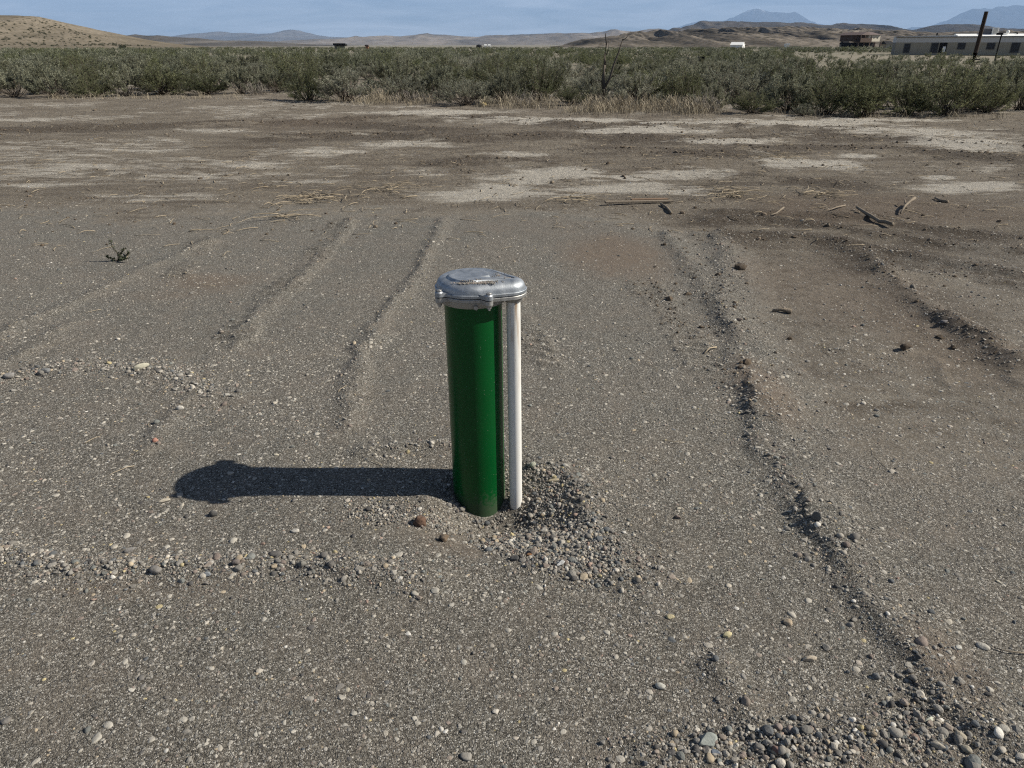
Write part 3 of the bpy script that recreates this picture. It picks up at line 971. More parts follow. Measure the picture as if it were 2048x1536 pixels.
# clods and crumbs of turned-up earth further out
CP_ = np.array([(.105, .082, .060), (.14, .112, .084), (.085, .066, .048), (.18, .15, .115)])
PAL0, PW0 = PAL, PW
PAL, PW = CP_, np.array([.35, .3, .2, .15])
cl = []
x, y = wedge(3200, 5.2, 20); s_ = np.exp(rng.normal(np.log(.022), .45, len(x)))
ok = fbm(x * .7, y * 1.6, 19, 4, .6) > .5
cl.append(scatter(x[ok], y[ok], np.minimum(s_[ok], .09), .35, .6, SH1, ICO1[1]))
for pts, amp, wl, wr, dens, ps in RIDGES:
    if pts[:, 1].mean() < 3.3 or pts[:, 0].mean() < .3 and pts[:, 1].mean() < 8: continue
    ln = np.hypot(*np.diff(pts, axis=0).T); tot = ln.sum(); cum = np.concatenate([[0], np.cumsum(ln)])
    n = int(tot * (60 if pts[:, 1].mean() < 8 else 45))
    t = rng.uniform(0, tot, n)
    x = np.interp(t, cum, pts[:, 0]) + rng.normal(0, (wl + wr) * .5, n); y = np.interp(t, cum, pts[:, 1]) + rng.normal(0, (wl + wr) * .5, n)
    s_ = np.exp(rng.normal(np.log(.012 if pts[:, 1].mean() < 8 else .026), .5, n))
    cl.append(scatter(x, y, np.minimum(s_, .06), rng.uniform(.35, .6, n), .7, SH1, ICO1[1]))
PAL, PW = PAL0, PW0
off = 0; VV, FF, CC = [], [], []
for V_, F_, C_ in cl:
    VV.append(V_); FF.append(F_ + off); CC.append(C_); off += len(V_)
tag(link("dirt_crumbs", mesh_np("dirt_crumbs", np.concatenate(VV), np.concatenate(FF), False, colors=np.concatenate(CC)), m_peb), kind='stuff')

# grit that lies on top of the cap
gp = []
for cx_, cy_, rx_, ry_, n_ in ((.096, -.008, .030, .019, 330), (.012, -.076, .055, .006, 360), (.045, -.062, .03, .006, 140), (-.02, -.08, .03, .005, 60)):
    gx_ = rng.normal(cx_, rx_ * .5, n_); gy_ = rng.normal(cy_, ry_ * .6, n_)
    for x_, y_ in zip(gx_, gy_):
        gp.append((x_, y_, ztop(x_, y_) + x_ * .0073))
gp = np.array(gp)
n_ = len(gp)
sz = rng.uniform(.0010, .0021, n_)
Vb = np.stack(SH1)[rng.integers(0, 10, n_)] * sz[:, None, None]
Vb += gp[:, None, :] + np.array([CX - .0055, CY, 0.0006])
Cb = np.repeat(np.array([(.12, .115, .108), (.26, .24, .21), (.36, .34, .30), (.40, .33, .30), (.22, .205, .185)])[rng.integers(0, 5, n_)], 42 if len(SH1[0]) == 42 else len(SH1[0]), 0)
Fb = (ICO1[1][None] + (np.arange(n_) * len(SH1[0]))[:, None, None]).reshape(-1, 3)
tag(link("grit", mesh_np("grit", Vb.reshape(-1, 3), Fb, True, colors=Cb), m_peb), kind='stuff')

# single stones one can pick out: px, py, length px, width ratio, thickness ratio, colour, angular, turn, label
STONES = [
    (1412, 1490, 42, .85, .5, (.26, .28, .26), .8, 20, "large flat grey green stone, the biggest in the gravel by the bottom edge"),
    (1430, 1512, 18, .85, .6, (.15, .17, .20), .7, 0, "small slate blue stone touching the large grey green stone"),
    (1554, 1513, 24, .6, .6, (.16, .10, .09), .4, -40, "reddish brown oblong stone in the gravel along the bottom edge"),
    (1577, 1472, 18, .9, .8, (.27, .22, .19), .1, 0, "round pinkish grey pebble at the top of the bottom gravel strip"),
    (1555, 1465, 20, .75, .7, (.24, .20, .18), .1, 10, "oval mauve pebble left of the round pinkish grey one"),
    (1914, 1487, 24, .7, .5, (.38, .34, .27), .2, -60, "broad flat tan pebble near the bottom right corner"),
    (1870, 1509, 24, .6, .6, (.34, .31, .26), .3, -30, "pale sharp tipped stone below the white splinter"),
    (1926, 1515, 22, .65, .6, (.33, .30, .24), .2, -35, "smooth beige pebble closest to the bottom right corner"),
    (1854, 1451, 32, .3, .4, (.42, .43, .36), .5, 28, "long whitish splinter of stone beside the right gravel ridge"),
    (1630, 1055, 24, .9, .9, (.13, .125, .115), .6, 10, "dark grey blocky stone sitting alone on the right hand ridge line"),
    (1963, 1300, 24, .7, .4, (.38, .36, .32), .3, -35, "flat pale disc shaped stone with a twig beside it on the right"),
    (1912, 1307, 16, .8, .5, (.45, .44, .40), .4, 10, "pale speckled stone left of the flat disc shaped stone"),
    (1454, 1274, 22, .6, .5, (.52, .46, .28), .5, 15, "bright yellowish chip lying on the lower right gravel"),
    (1574, 1248, 20, .8, .5, (.37, .30, .22), .2, -20, "orange tan pebble right of the bright yellowish chip"),
    (1340, 1236, 16, .8, .5, (.47, .41, .26), .4, -10, "small straw yellow pebble left of the bright yellowish chip"),
    (1618, 1322, 26, .5, .5, (.44, .38, .30), .5, 5, "bone shaped buff stone below the orange tan pebble"),
    (1320, 1375, 24, .5, .45, (.42, .41, .37), .2, -20, "oblong off white pebble in the lower centre gravel"),
    (1752, 1357, 18, .75, .7, (.14, .145, .15), .3, -20, "blue grey pebble just left of the right gravel ridge"),
    (841, 1043, 28, .9, .9, (.115, .072, .052), .7, 0, "reddish brown crumbly dirt clod in front of the green casing"),
    (889, 1074, 22, .85, .8, (.14, .105, .075), .8, 0, "smaller brown dirt clod between the red clod and the pebble heap"),
    (1121, 1134, 19, .8, .8, (.50, .50, .49), .9, 30, "white angular stone at the foot of the pebble heap"),
    (1029, 1119, 17, .85, .8, (.085, .085, .085), .4, 0, "charcoal pebble casting a shadow below the pebble heap"),
    (1060, 1110, 15, .7, .6, (.25, .13, .06), .3, -10, "rust orange pebble at the lower edge of the pebble heap"),
    (1167, 1158, 22, .8, .35, (.33, .28, .21), .6, 50, "flat brown and buff flake below the white angular stone"),
    (1066, 938, 14, .85, .8, (.36, .37, .30), .1, 60, "pale green round pebble behind the white conduit"),
    (1107, 962, 22, .35, .4, (.36, .31, .22), .5, 8, "slim tan sliver at the top of the pebble heap"),
    (313, 1147, 24, .75, .75, (.19, .18, .17), .2, -10, "stout grey pebble in the left gravel strip"),
    (553, 1117, 26, .6, .4, (.12, .115, .11), .2, 0, "flat dark oval stone at the top of the left gravel strip"),
    (606, 1138, 18, .8, .8, (.17, .165, .15), .6, 0, "grey cornered stone near the right end of the left gravel strip"),
    (475, 1139, 16, .85, .8, (.15, .13, .12), .2, 0, "dark brown rounded pebble in the middle of the left gravel strip"),
    (416, 1155, 16, .7, .6, (.22, .235, .25), .3, -15, "bluish oval pebble at the lower edge of the left gravel strip"),
    (262, 1104, 26, .55, .5, (.22, .21, .20), .6, 20, "slanting grey slab on the upper edge of the left gravel strip"),
    (428, 1030, 18, .75, .8, (.09, .088, .085), .3, 0, "blackish round stone just below the shadow of the cap"),
    (328, 1003, 24, .5, .3, (.42, .38, .31), .3, 15, "pale flat pebble at the tip of the wellhead's shadow"),
    (590, 1065, 18, .6, .4, (.45, .43, .39), .4, 10, "white twin lobed chip between shadow and left gravel strip"),
    (285, 744, 28, .42, .5, (.42, .40, .32), .2, 35, "long cream pebble, largest of the upper left stones"),
    (93, 748, 18, .75, .7, (.17, .175, .18), .2, 0, "slate grey pebble among the upper left stones"),
    (22, 760, 20, .8, .7, (.25, .24, .23), .2, 10, "rounded grey pebble at the left picture edge"),
    (312, 888, 13, .9, .7, (.42, .22, .17), .4, 0, "salmon pink stone alone on the left gravel"),
    (362, 822, 14, .85, .7, (.46, .44, .40), .4, 0, "chalk white stone above the salmon pink one"),
    (1480, 543, 26, .7, .7, (.085, .068, .052), .7, 0, "dark earth clod beside the wheel rut on the right"),
    (1808, 703, 24, .6, .8, (.07, .055, .042), .8, 20, "dark brown dirt clod with torn roots on the smooth soil right of the long ridge"),
    (1823, 586, 13, .9, .9, (.17, .155, .135), .6, 0, "small upright grey stone on the far right rut"),
    (1884, 660, 16, .6, .5, (.15, .145, .15), .3, 0, "dull slate pebble low on the far right rut"),
    (968, 212, 12, .9, .8, (.50, .40, .20), .5, 0, "pale yellow lump at the foot of the brush"),
]
for (px_, py_, lp, wr_, tr_, col_, ang, turn, lab) in STONES:
    gx_, gy_ = G(px_, py_)
    gz = float(height(np.array([gx_]), np.array([gy_]))[0])
    t = (gy_ * CP + CAM_H * SP)
    a = lp * .5 * t / FPX
    W = rock_shape(ICO3[0], rng, ang)
    nz_ = fbm(ICO3[0][:, 0] * 2.5 + 31 * ang + px_, ICO3[0][:, 1] * 2.5 + ICO3[0][:, 2] * 2.1, 3, 4, .6) - .5
    W = W * (1 + (.35 if 'clod' in lab else .12) * nz_[:, None])
    W = W * np.array([a, a * wr_, a * tr_])
    cc = np.array(col_) * (1 + .5 * (fbm(ICO3[0][:, 0] * 4 + px_, ICO3[0][:, 2] * 4 + ICO3[0][:, 1] * 3, 8, 3) - .5)[:, None])
    nm = "dirt_clod" if 'clod' in lab else "stone"
    o = link(nm, mesh_np(nm, W, ICO3[1], True, colors=cc), m_peb, loc=(gx_, gy_, gz + a * tr_ * .55))
    o.rotation_euler = (R(6), R(-5), R(turn))
    tag(o, lab, "dirt clod" if 'clod' in lab else "stone")

# ------------------------------------------------------------------ dry twigs, sticks, weed
k = NT("dry_wood")
q = k.pos()
c = k.mix(k.noise(q, 45, 5, .65), (.17, .135, .095), (.48, .40, .285))
m_twig = k.base(c, .9, spec=.1)
k = NT("grey_driftwood")
c = k.mix(k.noise(k.mapping(k.obj(), (60, 8, 60)), 1.0, 5, .7), (.10, .08, .06), (.30, .25, .19))
m_wood = k.base(c, .9, normal=k.bump(k.noise(k.mapping(k.obj(), (90, 12, 90)), 1.0, 4, .7), .004, .8), spec=.1)
rnd = random.Random(5)


def hz(x, y):
    return float(height(np.array([x]), np.array([y]))[0])


def twig(b, x, y, z, ln, ang, r, lift=.0, n=5):
    pts = []; cx_, cy_ = x, y; a = ang
    for i in range(5):
        pts.append((cx_, cy_, z + r + lift * math.sin(math.pi * i / 4) + rnd.uniform(0, r)))
        a += rnd.uniform(-.45, .45)
        cx_ += ln / 4 * math.cos(a); cy_ += ln / 4 * math.sin(a)
    b.tube(pts, [r, r * .95, r * .85, r * .7, r * .4], n)


def twig_pile(px_, py_, w_, h_, count, label):
    cx_, cy_ = G(px_, py_)
    rx = abs(G(px_ + w_, py_)[0] - cx_); ry = abs(G(px_, py_ - h_)[1] - cy_)
    b = MB()
    for i in range(count):
        x = rnd.gauss(0, rx * .34); y = rnd.gauss(0, ry * .34)
        z = hz(cx_ + x, cy_ + y) + abs(rnd.gauss(0, .02)) * max(0, 1 - (x / rx) ** 2)
        twig(b, cx_ + x, cy_ + y, z, rnd.uniform(.10, .38), rnd.uniform(-.9, .9) + (math.pi if rnd.random() < .5 else 0), rnd.uniform(.002, .0048), rnd.uniform(0, .03), 5)
    o = b.build("twig_pile", m_twig, smooth=True)
    return tag(o, label, "twigs", "heaps of dry twigs on the bare earth")


twig_pile(625, 400, 80, 16, 46, "tangled heap of pale dry twigs left of the wellhead's line")
twig_pile(775, 385, 70, 18, 26, "thin spread of dry twigs right of the tangled twig heap")
twig_pile(1462, 390, 55, 15, 50, "dense bundle of dry twigs at the edge of the pale crust")
twig_pile(1150, 400, 55, 12, 20, "sparse dry twigs left of the weathered boards")
twig_pile(560, 440, 60, 8, 14, "few straggling twigs in front of the tangled twig heap")
twig_pile(1640, 395, 60, 14, 26, "loose twigs between the dense bundle and the forked stick")
twig_pile(1560, 318, 30, 5, 22, "small twig clump lying on the far white crust")
# twig and straw crumbs all over the earth
b = MB()
for i in range(1500):
    if i < 850:
        px_, py_ = rnd.uniform(-60, 2110), rnd.triangular(228, 520, 330)
    else:
        px_, py_ = rnd.uniform(1350, 2110), rnd.triangular(228, 340, 240)
    x, y = G(px_, py_)
    twig(b, x, y, hz(x, y), rnd.uniform(.05, .22), rnd.uniform(0, 6.3), rnd.uniform(.0015, .0045), rnd.uniform(0, .015), 3)
for i in range(14):
    x, y = G(rnd.uniform(0, 2048), rnd.uniform(520, 1000))
    twig(b, x, y, hz(x, y), rnd.uniform(.05, .12), rnd.uniform(0, 6.3), rnd.uniform(.001, .002), .004, 4)
tag(b.build("twig_litter", m_twig, smooth=True), kind='stuff')


def stick(name, pp, r, label, cat, mat=m_wood, side=None):
    b = MB()
    pts = []
    for i, (px_, py_, lz) in enumerate(pp):
        x, y = G(px_, py_)
        pts.append((x, y, hz(x, y) + lz))
    rr = [r * (.75 + .45 * i / (len(pts) - 1)) * rnd.uniform(.85, 1.15) for i in range(len(pts))]
    b.tube(pts, rr, 8)
    if side:
        x, y = G(*side[:2]); x2, y2 = G(*side[2:4])
        b.tube([(x, y, hz(x, y) + r), ((x + x2) / 2, (y + y2) / 2, hz(x, y) + side[4] * .6), (x2, y2, hz(x2, y2) + side[4])], [r * .8, r * .65, r * .5], 7)
    return tag(b.build(name, mat, smooth=True), label, cat)


stick("branch", [(1712, 422, .03), (1728, 433, .02), (1740, 441, .025), (1758, 447, .02), (1770, 450, .03), (1783, 456, .035)], .016, "thick crooked dead branch lying on the right hand earth", "branch")
stick("forked_stick", [(1800, 432, .02), (1808, 422, .05), (1818, 414, .06), (1826, 410, .07)], .011, "short forked stick propped up beyond the crooked branch", "stick", side=(1812, 418, 1806, 409, .06))
stick("stick", [(1645, 430, .01), (1662, 424, .02), (1672, 420, .025), (1690, 413, .01)], .006, "slender brown stick left of the crooked branch", "stick")
stick("stick", [(1540, 440, .01), (1552, 432, .02), (1566, 424, .03)], .007, "bent stick standing clear of the earth below the twig bundle", "stick")
stick("stick", [(1322, 410, .012), (1333, 418, .012), (1342, 428, .012)], .013, "short dark stick under the end of the boards", "stick")
stick("stick", [(1870, 398, .012), (1880, 402, .012), (1895, 406, .012)], .012, "dark stick lying alone near the white crust on the right", "stick")
stick("stick", [(1408, 711, .004), (1418, 704, .008), (1432, 698, .006)], .0035, "thin straw coloured twig beside the long right ridge", "twig", m_twig)
stick("stick", [(1545, 626, .01), (1560, 624, .015), (1582, 628, .014)], .011, "stubby black stick half sunk in the brown soil", "stick")
stick("stick", [(1985, 1302, .004), (2010, 1310, .006), (2060, 1314, .005)], .0018, "hair thin twig next to the flat disc shaped stone", "twig")
# two weathered boards
for (x0_, y0_, x1_, y1_, wd, lab) in ((1210, 410, 1345, 405, .05, "long grey weathered board lying on the earth"), (1262, 403, 1335, 400, .045, "shorter orange brown board behind the grey one")):
    ax, ay = G(x0_, y0_); bx, by = G(x1_, y1_)
    ln = math.hypot(bx - ax, by - ay)
    b = MB(); b.box(-ln / 2, ln / 2, -wd / 2, wd / 2, 0, .016)
    mt = m_wood if 'grey' in lab.split(' board')[0] else simple("rusty_board", (.19, .125, .08), .9, var=.3, scale=14)
    o = b.build("board", mt, bevel=.002, loc=((ax + bx) / 2, (ay + by) / 2, hz((ax + bx) / 2, (ay + by) / 2) + .012))
    o.rotation_euler = (0, R(1.0), math.atan2(by - ay, bx - ax))
    tag(o, lab, "board", "weathered boards")

# ------------------------------------------------------------------ shrubs
def leafmat(name, dark, light, trans=.22):
    k = NT(name)
    at = k.attr('tint')
    oi = k.n('ObjectInfo')
    c = k.mix(at.outputs['Fac'], dark, light)
    c = k.mix(k.math('MULTIPLY', oi.outputs['Random'], .9), c, k.mix(1.0, c, (.55, .58, .56), 'MULTIPLY'))
    k.base(c, .75, spec=.2)
    tr = k.n('BsdfTranslucent'); k.put(tr.inputs[0], c)
    ms = k.n('MixShader'); ms.inputs[0].default_value = trans
    k.t.links.new(k.bsdf.outputs[0], ms.inputs[1]); k.t.links.new(tr.outputs[0], ms.inputs[2])
    k.t.links.new(ms.outputs[0], k.out.inputs[0])
    return k.m


m_sage = leafmat("sage_leaf", (.100, .104, .068), (.430, .425, .300), .32)
m_grn = leafmat("greasewood_leaf", (.066, .073, .036), (.300, .308, .165), .32)
m_silver = leafmat("rabbitbrush_leaf", (.150, .150, .108), (.520, .505, .385), .32)
m_stem = simple("shrub_bark", (.070, .056, .043), .9, var=.4, scale=20)
m_pale = simple("pale_twig", (.24, .21, .175), .9, var=.35, scale=20)


def shrub_geo(seed, ns, nb, nl, hh, rad, ll, lw, spread=.7, low=.35, upright=.5):
    """returns stem (V,F) and leaf (V,F,shade); unit metres"""
    r = np.random.default_rng(seed)
    az = r.uniform(0, 2 * np.pi, ns)
    pol = np.arccos(1 - r.random(ns) * (1 - math.cos(R(86))))
    k_ = r.uniform(.72, 1.06, ns)
    lump = .78 + .44 * vnoise(np.cos(az) * 1.7 + 5 + seed, np.sin(az) * 1.7 + pol * 1.2, seed)
    tip = np.stack([rad * np.sin(pol) * np.cos(az), rad * np.sin(pol) * np.sin(az), hh * np.cos(pol) ** .7], -1) * (k_ * lump)[:, None]
    tip[:, 2] = np.maximum(tip[:, 2], .10)
    base_ = np.stack([r.normal(0, .06, ns), r.normal(0, .06, ns), np.zeros(ns)], -1)
    ctl = base_ * .4 + tip * np.array([.62, .62, .38]) + np.stack([r.normal(0, .04, ns), r.normal(0, .04, ns), r.normal(0, .03, ns)], -1)
    ts = np.linspace(0, 1, 6)
    curve = (1 - ts)[None, :, None] ** 2 * base_[:, None] + 2 * (ts * (1 - ts))[None, :, None] * ctl[:, None] + (ts ** 2)[None, :, None] * tip[:, None]
    SV, SF = [], []

    def tubes(cv, r0, r1):
        n_, m_ = cv.shape[:2]
        off_ = sum(len(a) for a in SV)
        rad_ = np.linspace(r0, r1, m_)
        tri = np.array([[math.cos(a), math.sin(a), 0] for a in (0, 2.094, 4.189)])
        V = cv[:, :, None, :] + rad_[None, :, None, None] * tri[None, None]
        SV.append(V.reshape(-1, 3))
        ii = np.arange(n_ * m_ * 3).reshape(n_, m_, 3)
        for a in range(3):
            c_ = (a + 1) % 3
            SF.append(np.stack([ii[:, :-1, a], ii[:, :-1, c_], ii[:, 1:, c_], ii[:, 1:, a]], -1).reshape(-1, 4) + off_)
    tubes(curve, .010, .003)
    # branches
    t = r.uniform(low, 1.0, (ns, nb))
    st = (1 - t)[..., None] ** 2 * base_[:, None] + 2 * (t * (1 - t))[..., None] * ctl[:, None] + (t ** 2)[..., None] * tip[:, None]
    tan = 2 * (1 - t)[..., None] * (ctl - base_)[:, None] + 2 * t[..., None] * (tip - ctl)[:, None]
    tan /= np.linalg.norm(tan, axis=-1, keepdims=True) + 1e-9
    d = tan + r.normal(0, .55, st.shape) + np.array([0, 0, upright])
    d /= np.linalg.norm(d, axis=-1, keepdims=True)
    bl = r.uniform(.08, .22, (ns, nb, 1)) * hh
    st = st.reshape(-1, 3); d = d.reshape(-1, 3); bl = bl.reshape(-1, 1)
    bc = st[:, None] + d[:, None] * bl[:, None] * np.linspace(0, 1, 3)[None, :, None]
    tubes(bc, .0035, .0015)
    nbt = len(st)
    s_ = r.uniform(.05, 1.05, (nbt, nl, 1))
    lp_ = st[:, None] + d[:, None] * bl[:, None] * s_ + r.normal(0, .008, (nbt, nl, 3))
    ld = d[:, None] + r.normal(0, spread, (nbt, nl, 3)); ld /= np.linalg.norm(ld, axis=-1, keepdims=True)
    wd = np.cross(ld, r.normal(size=ld.shape)); wd /= np.linalg.norm(wd, axis=-1, keepdims=True) + 1e-9
    l_ = r.uniform(.6, 1.3, (nbt, nl, 1)) * ll; w_ = r.uniform(.7, 1.3, (nbt, nl, 1)) * lw
    p0 = lp_; p1 = lp_ + ld * l_ * .55 + wd * w_; p2 = lp_ + ld * l_; p3 = lp_ + ld * l_ * .55 - wd * w_
    LV = np.stack([p0, p1, p2, p3], 2).reshape(-1, 3)
    nf = nbt * nl
    LF = np.arange(nf * 4).reshape(-1, 4)
    clump = .55 * np.repeat(r.uniform(0, 1, (ns, 1)), nb, 0) + .40 * r.uniform(0, 1, (nbt, 1)) + r.normal(0, .16, (nbt, nl))
    shade = np.repeat(np.clip(clump, 0, 1).reshape(-1), 4)
    okv = LV[:, 2].reshape(-1, 4).min(1) > .015
    LF = LF[okv]
    return (np.concatenate(SV), np.concatenate(SF)), (LV, LF, shade)


PROTO = {}


def proto(key, kind, seed, **kw):
    st, lf = shrub_geo(seed, **kw)
    PROTO[key] = dict(stem=mesh_np("stems", *st), geo=lf, sgeo=st,
                      leaf=mesh_np("foliage", lf[0], lf[1], False, colors=np.repeat(lf[2][:, None], 3, 1)), kind=kind)
    PROTO[key]['stem'].materials.append(m_pale if kind == 'none' else m_stem)
    PROTO[key]['leaf'].materials.append({'sage': m_sage, 'green': m_grn, 'silver': m_silver}[kind])


for i in range(4):
    proto(('sage', i), 'sage', 100 + i, ns=40, nb=15, nl=23, hh=.92, rad=.62, ll=.034, lw=.0056, spread=.65, low=.66, upright=.9)
for i in range(4):
    proto(('green', i), 'green', 200 + i, ns=54, nb=14, nl=21, hh=1.0, rad=.66, ll=.030, lw=.0050, spread=.75, low=.36, upright=.35)
for i in range(3):
    proto(('silver', i), 'silver', 300 + i, ns=70, nb=10, nl=16, hh=.9, rad=.66, ll=.040, lw=.0046, spread=.4, low=.64, upright=1.1)
print('protos', [len(q_['leaf'].polygons) for q_ in PROTO.values()])


def place_shrub(key, x, y, sx_, sz_, label, group=None, name="shrub", simple_copy=False):
    pr = PROTO[key]
    z = hz(x, y)
    root = empty(name, (x, y, z - .01), rnd.uniform(0, 6.28))
    root.scale = (sx_, sx_ * rnd.uniform(.9, 1.1), sz_)
    link("stems", pr['stem'], None, root)
    link("foliage", pr['leaf'], None, root)
    tag(root, label, "shrub", group)
    return root


def shrub_px(key, px_, by, ty, wpx, label, group="shrubs along the front of the brush"):
    x, y = G(px_, by)
    y += .25
    t = y * CP + CAM_H * SP
    h_ = P(px_, ty, y)[2]
    width = wpx * t / FPX
    geo_h = .92 if key[0] != 'green' else 1.0
    return place_shrub(key, x, y, width / 1.30, max(.25, h_) / geo_h, label, group)


FRONT = [
    (('sage', 0), 18, 195, 128, 120, "grey green sagebrush at the far left edge of the brush"),
    (('sage', 1), 98, 196, 132, 105, "second grey sagebrush in from the left edge"),
    (('green', 0), 178, 196, 150, 85, "low olive shrub between grey sagebrushes on the left"),
    (('sage', 2), 246, 193, 134, 100, "upright grey sagebrush left of the tall dark green shrub"),
    (('green', 1), 318, 190, 120, 120, "tall dark green shrub in the left part of the brush"),
    (('green', 2), 408, 190, 142, 100, "bright green shrub right of the tall dark green one"),
    (('sage', 3), 478, 188, 132, 95, "grey sagebrush beside the dirt track opening"),
    (('sage', 0), 548, 186, 128, 90, "grey sagebrush behind the dirt track opening"),
    (('green', 3), 612, 203, 126, 105, "dark green shrub with a black shaded base over the track end"),
    (('silver', 0), 692, 204, 132, 135, "broad silvery dome shaped shrub with dark twiggy base"),
    (('silver', 1), 808, 202, 148, 105, "silvery shrub right of the dome shaped one"),
    (('sage', 1), 872, 200, 138, 90, "grey sagebrush behind the patch of brown dead stems"),
    (('silver', 2), 930, 212, 152, 115, "low silvery shrub with bare black base above the yellow lump"),
    (('sage', 2), 1008, 208, 132, 95, "grey sagebrush left of the tall deep green shrub"),
    (('green', 0), 1082, 204, 116, 115, "tall deep green shrub left of the dead snag"),
    (('green', 2), 1148, 212, 172, 70, "small light green shrub behind the dry grass"),
    (('silver', 1), 1182, 208, 160, 45, "narrow pale shrub touching the dead snag"),
    (('green', 1), 1288, 208, 136, 140, "wide olive shrub right of the dead snag"),
    (('green', 3), 1378, 212, 140, 120, "olive shrub behind the right end of the dry grass"),
    (('sage', 3), 1425, 222, 168, 80, "twiggy grey shrub at the right end of the dry grass"),
    (('green', 2), 1512, 230, 178, 100, "low bright green shrub jutting out in front of the brush"),
    (('sage', 0), 1590, 222, 142, 110, "grey green shrub behind the low bright green one"),
    (('green', 0), 1662, 230, 150, 120, "deep green shrub left of the largest green shrub"),
    (('green', 1), 1738, 234, 136, 175, "largest green shrub at the front, lit yellow green on top"),
    (('green', 3), 1822, 232, 150, 120, "dull green shrub between the two largest shrubs"),
    (('green', 2), 1905, 233, 122, 170, "huge feathery olive shrub in front of the trailer home"),
    (('green', 0), 1985, 226, 128, 110, "green shrub right of the huge feathery one"),
    (('sage', 1), 2052, 222, 124, 110, "grey shrub at the far right edge of the brush"),
    (('silver', 0), 1614, 236, 208, 46, "tiny silver tuft alone in front of the deep green shrubs"),
    (('green', 2), 2005, 190, 108, 120, "tall olive shrub below the thin lamp post"),
    (('green', 0), 1880, 192, 108, 130, "tall olive shrub hiding the foot of the wooden pole"),
    (('sage', 2), 1780, 180, 118, 100, "dark grey shrub in front of the trailer home's left end"),
]
for f in FRONT:
    shrub_px(*f)
# shrubs outside the picture's left and right that hold the edge of the brush together
BX_ = [-200, 0, 300, 560, 600, 760, 800, 960, 1100, 1150, 1450, 1500, 1950, 2048, 2300]
BY_ = [200, 196, 193, 186, 203, 203, 200, 213, 208, 215, 225, 228, 228, 217, 217]


def in_brush(x, y, margin):
    t = y * CP + CAM_H * SP
    px_ = 1024 + FPX * x / t
    py_ = 768 - FPX * ((-CAM_H) * CP + y * SP) / t
    if px_ < -220 or px_ > 2270: return None
    if py_ > np.interp(px_, BX_, BY_) - margin: return None
    if abs((px_ - 1150) / 95) ** 2 + abs((py_ - 147) / 9) ** 2 < 1: return None
    return px_, py_


KINDS = [('sage', i) for i in range(4)] * 3 + [('green', i) for i in range(4)] * 2 + [('silver', i) for i in range(3)]
LAB = {'sage': ("grey green sagebrush in the mass behind the front row", "sagebrushes behind the front row"),
       'green': ("dark green shrub in the mass behind the front row", "green shrubs behind the front row"),
       'silver': ("silvery twiggy shrub in the mass behind the front row", "silvery shrubs behind the front row")}
spots = []
tries = 0
while len(spots) < 266 and tries < 40000:
    tries += 1
    y = math.sqrt(rnd.uniform(17 ** 2, 44 ** 2))
    x = rnd.uniform(-1, 1) * y * .80
    q_ = in_brush(x, y, 6)
    if q_ is None: continue
    if any((x - a) ** 2 + (y - c) ** 2 < 1.25 ** 2 for a, c in spots): continue
    spots.append((x, y))
for x, y in spots:
    key = rnd.choice(KINDS)
    lab = LAB[key[0]]
    s_ = rnd.uniform(.85, 1.6)
    if x / y > .38 and y > 24: s_ = rnd.uniform(.6, .85)
    place_shrub(key, x, y, s_, min(s_, 1.3) * rnd.uniform(.5, .95) * (.85 if y > 25 else 1), lab[0], lab[1])

# the rest of the brush, out to the valley floor, as one mass per leaf colour
def thin(geo, keep, grow, r):
    V, F, sh = geo
    pick = r.choice(len(F), int(len(F) * keep), replace=False)
    Q = V[F[pick]]
    c_ = Q.mean(1, keepdims=True)
    Q = c_ + (Q - c_) * np.array([grow, grow, grow])
    return Q, sh[F[pick]]


bulk = {'sage': [], 'green': [], 'silver': []}
r2 = np.random.default_rng(77)
LOD = {}
for key, pr in PROTO.items():
    LOD[key] = [thin(pr['geo'], .18, 2.1, r2), thin(pr['geo'], .05, 4.2, r2), thin(pr['geo'], .016, 7.5, r2)]
cnt = 0
for lev, (ya, yb, num) in enumerate([(43, 66, 420), (62, 160, 800), (150, 620, 2200)]):
    for i in range(num):
        y = math.sqrt(rnd.uniform(ya ** 2, yb ** 2)) if lev < 2 else ya * (yb / ya) ** rnd.random()
        x = rnd.uniform(-1, 1) * y * .82
        q_ = in_brush(x, y, 4)
        if q_ is None: continue
        if lev == 2 and x / y < -.40 and y > 300: continue
        if 104 < y < 132 and x > 56: continue
        if x / y > .36 and y < 125 and rnd.random() < .08: continue
        key = rnd.choice(KINDS)
        Q, sh = LOD[key][lev]
        s_ = rnd.uniform(.8, 1.45) * (1.0 if lev < 2 else 1.15) * (.55 if x / y > .36 and y < 125 else 1.0)
        a = rnd.uniform(0, 6.28); ca, sa = math.cos(a) * s_, math.sin(a) * s_
        sz_ = min(s_, 1.25) * rnd.uniform(.6, .95)
        T = np.empty_like(Q)
        T[..., 0] = Q[..., 0] * ca - Q[..., 1] * sa + x
        T[..., 1] = Q[..., 0] * sa + Q[..., 1] * ca + y
        T[..., 2] = Q[..., 2] * sz_ + hz(x, y)
        bulk[key[0]].append((T, np.clip(sh + rnd.uniform(-.2, .2), 0, 1)))
        cnt += 1
for kd, lst in bulk.items():
    Q = np.concatenate([a for a, _ in lst]).reshape(-1, 3); sh = np.concatenate([c_ for _, c_ in lst]).reshape(-1)
    me = mesh_np("far_brush", Q, np.arange(len(Q)).reshape(-1, 4), False, colors=np.repeat(sh[:, None], 3, 1))
    tag(link("far_brush", me, {'sage': m_sage, 'green': m_grn, 'silver': m_silver}[kd]), kind='stuff')
    print('far brush', kd, len(Q) // 4)

